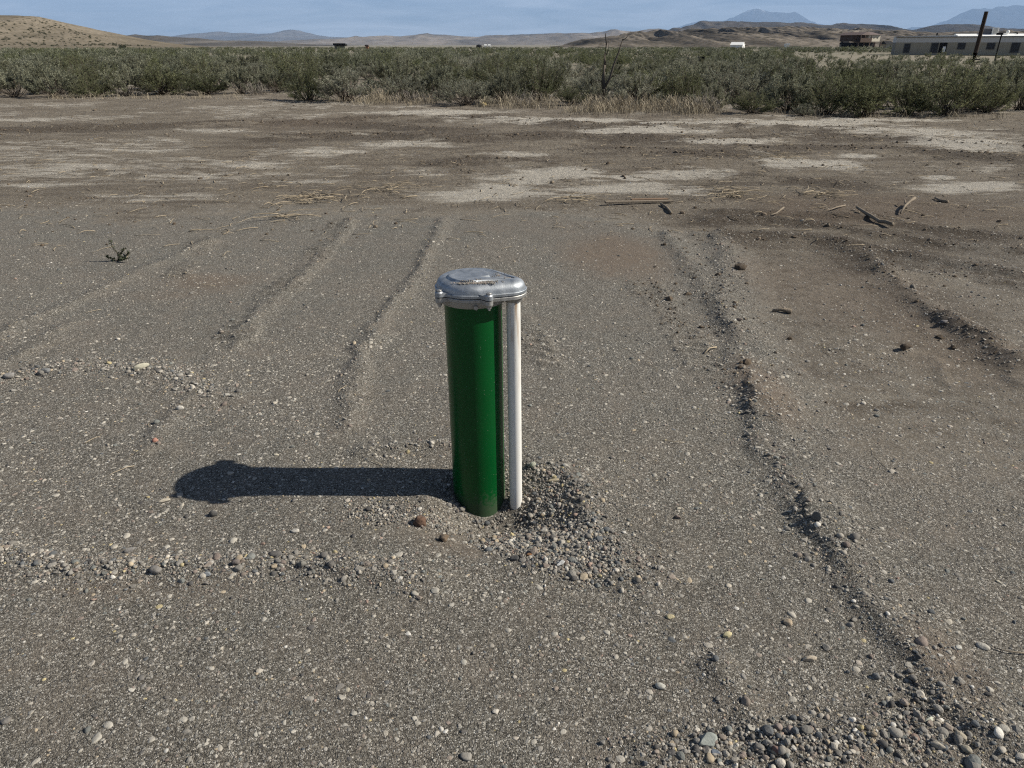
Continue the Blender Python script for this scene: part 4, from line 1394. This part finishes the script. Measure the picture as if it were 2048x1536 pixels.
# dark bushes dotted over the tan hill
hill = bpy.data.objects["hill"].data
hv = np.empty(len(hill.vertices) * 3, dtype=np.float32); hill.vertices.foreach_get('co', hv); hv = hv.reshape(-1, 3)
lst = []
cand = hv[(hv[:, 2] > 1.2) & (hv[:, 1] < 500)]
for i in range(1700):
    c_ = cand[rnd.randrange(len(cand))]
    if fbm(np.array([c_[0] * .03]), np.array([c_[1] * .03]), 4, 2)[0] < .42: continue
    Q, sh = LOD[rnd.choice(KINDS)][2]
    s_ = rnd.uniform(.4, 1.0)
    lst.append((Q * np.array([s_ * 1.3, s_ * 1.3, s_]) + np.array([c_[0], c_[1], c_[2] - .15]), sh * .25))
Q = np.concatenate([a for a, _ in lst]).reshape(-1, 3); sh = np.concatenate([c_ for _, c_ in lst]).reshape(-1)
tag(link("hillside_brush", mesh_np("hillside_brush", Q, np.arange(len(Q)).reshape(-1, 4), False, colors=np.repeat(sh[:, None], 3, 1)), m_grn), kind='stuff')

# weed and dry grass
k = NT("straw")
c = k.mix(k.attr('tint').outputs['Fac'], (.20, .165, .115), (.40, .345, .255))
m_straw = k.base(c, .85, spec=.1)


def grass(spots_, seed):
    r = np.random.default_rng(seed)
    Vs, sh = [], []
    for (px_, py_, w_, h_, n_, hh) in spots_:
        for j in range(max(6, n_ // 14)):
            cx_, cy_ = G(px_ + w_ * .62 * r.uniform(-1, 1) ** 1, r.normal(py_, h_ * .5))
            th = hh * r.uniform(.35, 1.25) ** 1.2
            for i in range(int(r.uniform(6, 26))):
                Vs.append((cx_ + r.normal(0, .07), cy_ + r.normal(0, .07))); sh.append(th * r.uniform(.4, 1.2))
    A = np.array(Vs); z = height(A[:, 0], A[:, 1]); n_ = len(A)
    hgt = np.array(sh)
    lean = r.normal(0, .42, (n_, 2)) * hgt[:, None]
    az = r.uniform(0, np.pi, n_); wx, wy = np.cos(az) * .0026, np.sin(az) * .0026
    p0 = np.stack([A[:, 0] - wx, A[:, 1] - wy, z], -1); p1 = np.stack([A[:, 0] + wx, A[:, 1] + wy, z], -1)
    m0 = np.stack([A[:, 0] + lean[:, 0] * .35 + wx, A[:, 1] + lean[:, 1] * .35 + wy, z + hgt * .6], -1)
    m1 = np.stack([A[:, 0] + lean[:, 0] * .35 - wx, A[:, 1] + lean[:, 1] * .35 - wy, z + hgt * .6], -1)
    t0 = np.stack([A[:, 0] + lean[:, 0] + wx * 1.5, A[:, 1] + lean[:, 1] + wy * 1.5, z + hgt], -1)
    t1 = np.stack([A[:, 0] + lean[:, 0] - wx * 1.5, A[:, 1] + lean[:, 1] - wy * 1.5, z + hgt], -1)
    V = np.stack([p0, p1, m0, m1, t0, t1], 1).reshape(-1, 3)
    o_ = (np.arange(n_) * 6)[:, None]
    F = np.concatenate([o_ + np.array([[0, 1, 2, 3]]), o_ + np.array([[3, 2, 4, 5]])])
    c_ = np.repeat(r.random(n_), 6)
    return mesh_np("dry_grass", V, F, False, colors=np.repeat(c_[:, None], 3, 1))


tag(link("dry_grass", grass([(1290, 222, 190, 9, 3000, .25), (1180, 222, 80, 8, 700, .22), (1400, 226, 70, 6, 500, .22), (1060, 214, 90, 6, 900, .24), (800, 208, 120, 6, 700, .2),
                             (760, 204, 20, 5, 350, .30), (1000, 212, 60, 5, 400, .24), (720, 208, 90, 4, 300, .15), (300, 198, 320, 3, 700, .15), (1700, 234, 260, 4, 500, .14), (1950, 236, 100, 5, 260, .12)], 3), m_straw), kind='stuff')

# patches of bare brown dead stems at the front of the brush
def dead_stems(px_, py_, w_, ht, n_, label):
    b = MB(); x0, y0 = G(px_, py_)
    hw = w_ * .5 * (y0 * CP + CAM_H * SP) / FPX
    for i in range(n_):
        x, y = x0 + rnd.gauss(0, hw * .45), y0 + rnd.gauss(0, .18)
        z = hz(x, y); a = rnd.uniform(0, 6.28); l_ = rnd.uniform(.3, 1) * ht; ln_ = rnd.uniform(.1, .9)
        p1 = (x + ln_ * l_ * .4 * math.cos(a), y + ln_ * l_ * .4 * math.sin(a), z + l_ * .6)
        b.tube([(x, y, z), p1, (p1[0] + rnd.uniform(-.1, .1), p1[1] + rnd.uniform(-.1, .1), z + l_)], [.006, .004, .0015], 4)
    return tag(b.build("dead_bush", m_pale, smooth=True), label, "dead bush")


dead_stems(835, 207, 120, .35, 80, "patch of bare brown dead stems below the silvery shrubs")
dead_stems(1050, 214, 80, .40, 60, "reddish brown dead stems in front of the tall deep green shrub")
dead_stems(515, 190, 50, .45, 50, "pale leafless bush beside the dirt track opening")
dead_stems(1408, 226, 60, .55, 60, "leafless twiggy bush at the right end of the dry grass strip")

# dead snag
b = MB(); sx0, sy0 = G(1208, 208); sy0 += .2; sz0 = hz(sx0, sy0)
root = empty("dead_tree", (sx0, sy0, sz0))
tag(root, "dead black snag with two bare forked limbs standing in the brush", "dead tree")
b.tube([(0, 0, -.05), (.01, 0, .3), (-.03, .02, .6), (0, .02, .9)], [.075, .06, .045, .038], 8)
b.build("trunk", simple("snag_bark", (.085, .072, .058), .95, var=.4, scale=18), root, smooth=True)
m_sb = bpy.data.materials["snag_bark"]
for pts, r0 in (([(0, .02, .85), (-.02, .03, 1.1), (.01, .03, 1.38), (-.03, .03, 1.62)], .032),
                ([(.0, 0, .35), (.14, 0, .6), (.22, .02, .9), (.33, .03, 1.2), (.42, .04, 1.5)], .035),
                ([(.40, .04, 1.45), (.5, .03, 1.52), (.6, .02, 1.66)], .014),
                ([(.0, 0, .45), (-.12, 0, .55), (-.22, -.03, .52), (-.3, -.03, .58)], .018),
                ([(.16, 0, .62), (.3, -.05, .66), (.36, -.06, .56)], .015),
                ([(.0, .0, .3), (.2, -.05, .34), (.32, -.06, .2), (.36, -.06, .02)], .018),
                ([(.0, .03, 1.1), (.07, .03, 1.25), (.06, .03, 1.45)], .012)):
    b = MB(); b.tube(pts, [r0 * (1 - .6 * i / (len(pts) - 1)) for i in range(len(pts))], 6)
    b.build("branch", m_sb, root, smooth=True)

# the lone weed on the gravel
wx, wy = G(236, 522)
root = empty("weed", (wx, wy, hz(wx, wy)))
tag(root, "lone dark green weed sprouting from the gravel at the left", "weed")
m_weed = leafmat("weed_leaf", (.030, .042, .020), (.070, .090, .042))
b = MB()
stems_ = [[(0, 0, 0), (.01, 0, .05), (-.015, 0, .10), (-.02, 0, .15)], [(0, 0, 0), (.05, .01, .03), (.09, .01, .06)], [(0, 0, 0), (.04, -.03, .02), (.10, -.04, .03)], [(0, 0, 0), (-.04, -.01, .02), (-.07, 0, .03)],
          [(0, 0, 0), (.02, .02, .05), (.05, .03, .08)]]
for s in stems_: b.tube(s, [.004 - .0008 * i for i in range(len(s))], 5)
b.build("stem", m_stem, root, smooth=True)
Lv, Ls = [], []
for s in stems_:
    for i in range(60):
        t = rnd.uniform(.2, 1) * (len(s) - 1); j = min(int(t), len(s) - 2); f = t - j
        p0 = Vector(s[j]).lerp(Vector(s[j + 1]), f)
        d = Vector((rnd.gauss(0, 1), rnd.gauss(0, 1), rnd.gauss(.5, .6))).normalized(); wv = d.cross(Vector((rnd.random(), rnd.random(), rnd.random()))).normalized()
        l_ = rnd.uniform(.012, .024)
        for v_ in (p0, p0 + d * l_ * .5 + wv * l_ * .2, p0 + d * l_, p0 + d * l_ * .5 - wv * l_ * .2): Lv.append(v_[:])
        Ls += [rnd.random()] * 4
link("leaves", mesh_np("leaves", np.array(Lv), np.arange(len(Lv)).reshape(-1, 4), False, colors=np.repeat(np.array(Ls)[:, None], 3, 1)), m_weed, root)

# ------------------------------------------------------------------ buildings and things far off
m_glass = simple("dark_glass", (.012, .016, .024), .25, var=.2, spec=.25)
m_frame = simple("window_frame", (.10, .10, .095), .6)
m_white = simple("white_paint", (.78, .77, .73), .6, var=.05)
m_dark = simple("dark_opening", (.01, .01, .011), .9)

k = NT("trailer_siding")
q = k.obj()
wv = k.n('TexWave', Scale=1.35); wv.wave_type = 'BANDS'; wv.bands_direction = 'X'; k.t.links.new(q, wv.inputs['Vector'])
c = k.mix(k.noise(k.mapping(q, (3.2, 1, .25)), 1.0, 5, .6), (.22, .20, .155), (.34, .315, .25))
c = k.mix(k.ramp(wv.outputs[0], (.0, .55), (.06, 0.0)), c, (.08, .072, .06))
m_side = k.base(c, .7, spec=.3)
k = NT("trailer_band")
wv = k.n('TexWave', Scale=1.7); wv.wave_type = 'BANDS'; wv.bands_direction = 'Z'; k.t.links.new(k.obj(), wv.inputs['Vector'])
c = k.mix(k.ramp(wv.outputs[0], (.0, .4), (.2, 0.0)), (.46, .46, .45), (.32, .32, .31))
m_band = k.base(c, .55, spec=.4)

TY = 122.0
def tx(px_, py_=95): return P(px_, py_, TY)
xl = tx(1790)[0]; xr = xl + 26.0
gz = hz(xl + 6, TY + 2)
zt = tx(1850, 74)[2]
zband = tx(1850, 85)[2]
trailer = empty("trailer_home", (xl, TY, gz))
tag(trailer, "long low trailer home with pale band and tan siding behind the brush", "trailer home")
TR = R(20)
trailer.rotation_euler = (0, 0, -TR)


def lx(px_):
    kq = (px_ - 1024) / FPX * CP
    return (kq * TY - xl) / (math.cos(TR) + kq * math.sin(TR))


lz = lambda py_, px_=1880: P(px_, py_, TY)[2] - gz
W_ = xr - xl; ZT = zt - gz; ZB = zband - gz
b = MB(); b.box(0, W_, 0, 4.2, .0, ZB); b.build("wall", m_side, trailer)
b = MB(); b.box(-.03, W_ + .03, -.04, 4.24, ZB + .002, ZT); b.build("band", m_band, trailer)
b = MB()
xm = lx(1910)
b.loft([[(-.15, -.18, ZT + .003), (xm, -.18, ZT + .003), (xm, 4.4, ZT + .003), (-.15, 4.4, ZT + .003)],
        [(-.15, -.18, ZT + .06), (xm, -.18, ZT + .22), (xm, 4.4, ZT + .22), (-.15, 4.4, ZT + .06)]])
b.box(xm + .003, W_ + .15, -.18, 4.4, ZT + .003, ZT + .09)
b.loft([[(xm + .01, 0, ZT + .093), (W_, 0, ZT + .093), (W_, 4.2, ZT + .093), (xm + .01, 4.2, ZT + .093)], [(xm + .01, 1.9, ZT + .42), (W_, 1.9, ZT + .42), (W_, 2.3, ZT + .42), (xm + .01, 2.3, ZT + .42)]])
b.build("roof", m_white, trailer)
b = MB(); b.box(-.18, W_ + .18, -.22, -.183, ZT - .06, ZT + .04); b.build("gutter", m_dark, trailer)
for nm, x0_, x1_, y0_, y1_ in (("window", 1809, 1820, 88, 106), ("door", 1863, 1876, 86.5, 118), ("door", 1880, 1893, 86.5, 118), ("window", 1916, 1930, 86.5, 98), ("window", 1974, 1989, 86.5, 98), ("window", 2023, 2039, 86, 104), ("window", 2085, 2100, 86, 98)):
    za, zb_ = max(lz(y1_), .35), lz(y0_)
    b = MB(); b.box(lx(x0_) - .07, lx(x1_) + .07, -.05, -.005, za - .07, zb_ + .07)
    fr = b.build(nm, m_frame if x0_ != 1880 else m_dark, trailer)
    b = MB(); b.box(lx(x0_), lx(x1_), -.075, -.053, za, zb_)
    b.build("pane", m_dark if x0_ == 1880 else m_glass, fr)
    if x0_ == 1880:
        b = MB(); b.box(lx(1886.5), lx(1892), -.10, -.078, .4, lz(93)); b.build("door_leaf", m_white, fr)
b = MB(); b.box(lx(1981), lx(1994), 1.4, 2.6, ZT + .30, ZT + 1.25); cooler = b.build("roof_cooler", m_white, trailer, bevel=.03)
b = MB(); b.box(lx(1983), lx(1992), 1.33, 1.397, ZT + .45, ZT + 1.1); b.build("grille", simple("cooler_grille", (.45, .44, .40), .6), cooler)
b = MB(); b.box(lx(1965), lx(1979.5), 1.6, 2.8, ZT + .30, ZT + 1.10); b.build("roof_box", simple("grey_metal_box", (.10, .10, .11), .6), trailer, bevel=.03)
b = MB(); b.cyl((lx(1872), 1.5), .12, ZT + .1, ZT + .55, 12); b.build("vent_pipe", m_dark, trailer)
b = MB(); b.cyl((lx(2033), 1.5), .10, ZT + .1, ZT + .55, 12); b.build("vent_pipe", m_dark, trailer)
b = MB()
for i in range(2):
    pass
bmesh.ops.create_uvsphere(b.bm, u_segments=16, v_segments=10, radius=.25, matrix=Matrix.Translation((lx(2012.5), 1.2, ZT + .62)))
b.cyl((lx(2012.5), 1.2), .04, ZT + .1, ZT + .5, 8)
b.build("roof_vent", m_white, trailer, smooth=True)

# wooden pole and lamp post in front of it
pt = P(1973, 23, 44); z0_ = hz(pt[0], 44)
b = MB()
b.tube([(0, 0, -.3), (.0, 0, 1.0), (.02, 0, 2.2), (.03, 0, pt[2] - z0_)], [.115, .11, .105, .10], 14)
k = NT("creosote_wood")
c = k.mix(k.noise(k.mapping(k.obj(), (14, 14, 1.2)), 1.0, 5, .7), (.018, .013, .010), (.065, .046, .036))
m_pole = k.base(c, .85, spec=.2)
root = empty("wooden_pole", (pt[0] - .03, 44, z0_))
tag(root, "stout dark wooden pole cut off short in front of the trailer home", "pole")
b.build("post", m_pole, root, autosmooth=50)
for zc, s_ in ((.66, .24), (.48, .16)):
    b = MB(); b.box(-.2 * s_ / .2, .2 * s_ / .2, -.17, -.112, zc - .03, zc + .03); b.build("bracket", m_dark, root)
pt = P(2003, 70, 50); z0_ = hz(pt[0], 50)
root = empty("lamp_post", (pt[0], 50, z0_))
tag(root, "thin dark post with a small lamp head right of the wooden pole", "lamp post")
b = MB(); b.tube([(0, 0, -.2), (0, 0, 1.2), (0, 0, pt[2] - z0_)], [.045, .043, .040], 10); b.build("post", m_dark, root, autosmooth=50)
b = MB(); b.box(-.30, .06, -.1, .1, pt[2] - z0_, pt[2] - z0_ + .13); b.build("lamp_head", m_dark, root, bevel=.02)

# brown house on stilts
HY = 260.0
hx = lambda px_: P(px_, 80, HY)[0]
gz = hz(hx(1735), HY)
house = empty("house", (hx(1735), HY, gz), R(24))
tag(house, "brown and cream house raised on stilts with a deck below the badlands", "house")
hh = lambda py_: P(1735, py_, HY)[2] - gz
lx2 = lambda px_: hx(px_) - hx(1735)
z1_, z2_, z3_ = hh(83), hh(69.5), hh(63.5)
m_cream = simple("cream_stucco", (.52, .47, .38), .8)
m_brn = simple("brown_boards", (.075, .05, .038), .85, var=.3)
m_rrd = simple("rust_roof", (.135, .100, .088), .8)
b = MB(); b.box(lx2(1737), lx2(1769), 0, 8, z1_, z2_); wall = b.build("wall", m_cream, house)
b = MB(); b.box(lx2(1712), lx2(1736.9), 1.2, 8, z1_ + .01, z2_ - .1); b.build("wall", m_brn, house)
b = MB()
b.loft([[(lx2(1735), -.5, z2_ + .004), (lx2(1770), -.5, z2_ + .004), (lx2(1770), 8.5, z2_ + .004), (lx2(1735), 8.5, z2_ + .004)], [(lx2(1736), 3.8, z3_), (lx2(1769), 3.8, z3_), (lx2(1769), 4.2, z3_), (lx2(1736), 4.2, z3_)]])
b.build("roof", m_rrd, house)
b = MB()
b.loft([[(lx2(1709), -1.2, z2_ - .09), (lx2(1709), 8.3, z2_ - .09), (lx2(1734.8), 8.3, z2_ - .09), (lx2(1734.8), -1.2, z2_ - .09)], [(lx2(1722), -1.0, z3_ - .1), (lx2(1722), 8.2, z3_ - .1), (lx2(1726), 8.2, z3_ - .1), (lx2(1726), -1.0, z3_ - .1)]])
b.build("roof", m_rrd, house)
b = MB(); b.box(lx2(1706), lx2(1737), -1.5, 1.15, z1_ - .25, z1_); b.box(lx2(1706), lx2(1736.5), -1.5, -1.42, z1_ + .003, z1_ + 1.0); b.build("deck", m_brn, house)
for px_ in (1707, 1718, 1727, 1736): 
    b = MB(); b.box(lx2(px_) - .1, lx2(px_) + .1, -1.40, -1.2, z1_ + .004, z2_ - .12); b.build("post", m_brn, house)
for px_ in (1707, 1722, 1737, 1752, 1768):
    b = MB(); b.box(lx2(px_) - .18, lx2(px_) + .18, -.9, -.5, -.3, z1_ - .26); b.build("stilt", m_brn, house)
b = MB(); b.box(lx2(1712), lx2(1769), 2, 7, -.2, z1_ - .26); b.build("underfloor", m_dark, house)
for a, c_ in ((1742, 1744.5), (1751, 1753), (1760, 1762.5)):
    b = MB(); b.box(lx2(a), lx2(c_), -.06, -.004, z1_ + .9, z2_ - .8); b.build("window", m_glass, house)


def barn(name, px0, px1, ytop, ybot, Yd, label, cat, wallm, roofm, gable=True, dep=6.0, door=True):
    x0_, _, zt_ = P(px0, ytop, Yd); x1_ = P(px1, ytop, Yd)[0]
    g_ = hz((x0_ + x1_) / 2, Yd)
    root = empty(name, ((x0_ + x1_) / 2, Yd, g_))
    tag(root, label, cat)
    hw = (x1_ - x0_) / 2; Ht = max(zt_ - g_, 1.5)
    b = MB(); b.box(-hw, hw, 0, dep, -.3, Ht * .62); b.build("wall", wallm, root)
    b = MB()
    if gable:
        b.loft([[(-hw - .2, -.3, Ht * .62 + .003), (hw + .2, -.3, Ht * .62 + .003), (hw + .2, dep + .3, Ht * .62 + .003), (-hw - .2, dep + .3, Ht * .62 + .003)],
                [(-hw - .2, dep * .48, Ht), (hw + .2, dep * .48, Ht), (hw + .2, dep * .52, Ht), (-hw - .2, dep * .52, Ht)]])
    else:
        b.loft([[(-hw - .3, -.6, Ht * .72), (hw + .3, -.6, Ht * .72), (hw + .3, dep + .3, Ht * .62 + .003), (-hw - .3, dep + .3, Ht * .62 + .003)],
                [(-hw - .3, -.6, Ht), (hw + .3, -.6, Ht), (hw + .3, dep + .3, Ht * .85), (-hw - .3, dep + .3, Ht * .85)]])
    b.build("roof", roofm, root)
    if door:
        b = MB(); b.box(hw * .3, hw * .5, -.05, -.004, 0, Ht * .45); b.build("door", m_dark, root)
    return root


# white barn with its gable turned to the right front
x0_, _, zt_ = P(1461, 84.5, 520); x1_ = P(1491, 84.5, 520)[0]; g_ = hz((x0_ + x1_) / 2, 520)
root = empty("barn", ((x0_ + x1_) / 2, 520, g_))
root.rotation_euler = (0, 0, R(-28))
tag(root, "small bright white gabled barn on the plain before the badlands", "barn")
Ht = zt_ - g_; hw = (x1_ - x0_) * .40
b = MB(); b.box(-hw, hw, -3.2, 3.2, -.3, Ht * .55)
b.loft([[(hw - .05, -3.2, Ht * .55 + .003), (hw, -3.2, Ht * .55 + .003), (hw, 3.2, Ht * .55 + .003), (hw - .05, 3.2, Ht * .55 + .003)], [(hw - .05, -.1, Ht * .96), (hw, -.1, Ht * .96), (hw, .1, Ht * .96), (hw - .05, .1, Ht * .96)]])
b.build("wall", m_white, root)
b = MB(); 
for sgn in (-1, 1):
    b.loft([[(-hw - .3, sgn * 3.6, Ht * .53), (hw + .2, sgn * 3.6, Ht * .53), (hw + .2, 0, Ht), (-hw - .3, 0, Ht)], [(-hw - .3, sgn * 3.6, Ht * .53 + .12), (hw + .2, sgn * 3.6, Ht * .53 + .12), (hw + .2, 0, Ht + .12), (-hw - .3, 0, Ht + .12)]])
b.build("roof", m_white, root)
b = MB(); b.box(hw + .004, hw + .05, -.5, .5, 0, Ht * .42); b.build("door", m_dark, root)
barn("shed", 668, 689, 86.5, 97, 300, "dark flat roofed shed on the plain left of centre", "shed", simple("grey_planks", (.13, .13, .10), .9), m_dark, False, 3.0)
barn("shed", 731, 736, 89.5, 96, 340, "tiny rust orange hut right of the dark flat roofed shed", "shed", simple("rust_planks", (.25, .10, .05), .9), m_rrd, False, 1.2, False)
barn("caravan", 1572, 1579, 87, 92, 480, "tiny white caravan right of the white barn", "caravan", m_white, m_white, False, 2.2, True)
barn("outbuilding", 1690, 1701, 82, 92, 270, "low grey outbuilding just left of the stilted house", "outbuilding", simple("grey_block", (.2, .19, .17), .9), m_dark, True, 4.0)
barn("outbuilding", 1774, 1787, 82, 92, 262, "small pale outbuilding between the stilted house and trailer home", "outbuilding", simple("pale_block", (.34, .32, .27), .9), m_dark, True, 4.0)
# round tank, two white things and a row of posts on the centre horizon
pt = P(958, 93, 420)
b = MB(); b.cyl((0, 0), 1.5, -.4, 1.7, 20, 1.45); b.cyl((0, 0), 1.45, 1.702, 2.15, 20, .3)
o = b.build("tank", m_dark, autosmooth=40, loc=(pt[0], 420, hz(pt[0], 420)))
tag(o, "small dark domed tank on the horizon right of centre", "tank")
for px_, lab in ((971, "left of two white tanks beside the dark domed tank"), (978.5, "right of two white tanks beside the dark domed tank")):
    pt = P(px_, 93, 430)
    b = MB(); b.loft([[(xx, .7 * math.cos(2 * math.pi * i / 14), 1.45 + .7 * math.sin(2 * math.pi * i / 14)) for i in range(14)] for xx in (-.7, .7)]); b.box(-.5, .5, -.4, .4, -.2, .8)
    tag(b.build("tank", m_white, autosmooth=40, loc=(pt[0], 430, hz(pt[0], 430))), lab, "tank")
pp = G(1402, 128)
b = MB(); b.box(-.17, .17, -.15, .15, -.1, .75); b.box(-.2, .2, -.18, .18, .753, .79)
tag(b.build("utility_box", m_dark, bevel=.02, loc=(P(1402, 120, 45)[0], 45, hz(P(1402, 120, 45)[0], 45))), "dark square utility box standing in the brush beyond the snag", "utility box")

# juniper by the tan hill
pt = P(245, 94, 330)
g_ = hz(pt[0], 330)
root = empty("juniper", (pt[0], 330, g_)); tag(root, "lone dark juniper at the foot of the tan hill", "juniper")
b = MB(); b.cyl((0, 0), .15, -.1, .8, 8); b.build("trunk", m_stem, root)
Q, sh = thin(PROTO[('green', 0)]['geo'], .3, 4.0, r2)
Q = Q * np.array([2.4, 2.4, 1.7]) + np.array([0, 0, .1])
link("crown", mesh_np("crown", Q.reshape(-1, 3), np.arange(len(Q) * 4).reshape(-1, 4), False, colors=np.repeat((sh.reshape(-1) * .2)[:, None], 3, 1)), m_grn, root)

# ------------------------------------------------------------------ the air
b = MB(); b.box(-61000, 61000, -1600, 60000, -6, 4200)
hz_m = bpy.data.materials.new("air")
hz_m.use_nodes = True
t = hz_m.node_tree; t.nodes.clear()
o_ = t.nodes.new('ShaderNodeOutputMaterial'); vp = t.nodes.new('ShaderNodeVolumePrincipled')
vp.inputs['Color'].default_value = (.44, .65, 1.0, 1)
vp.inputs['Density'].default_value = 3.3e-5
vp.inputs['Anisotropy'].default_value = 0.0
t.links.new(vp.outputs[0], o_.inputs['Volume'])
tag(b.build("haze", hz_m), kind='stuff')
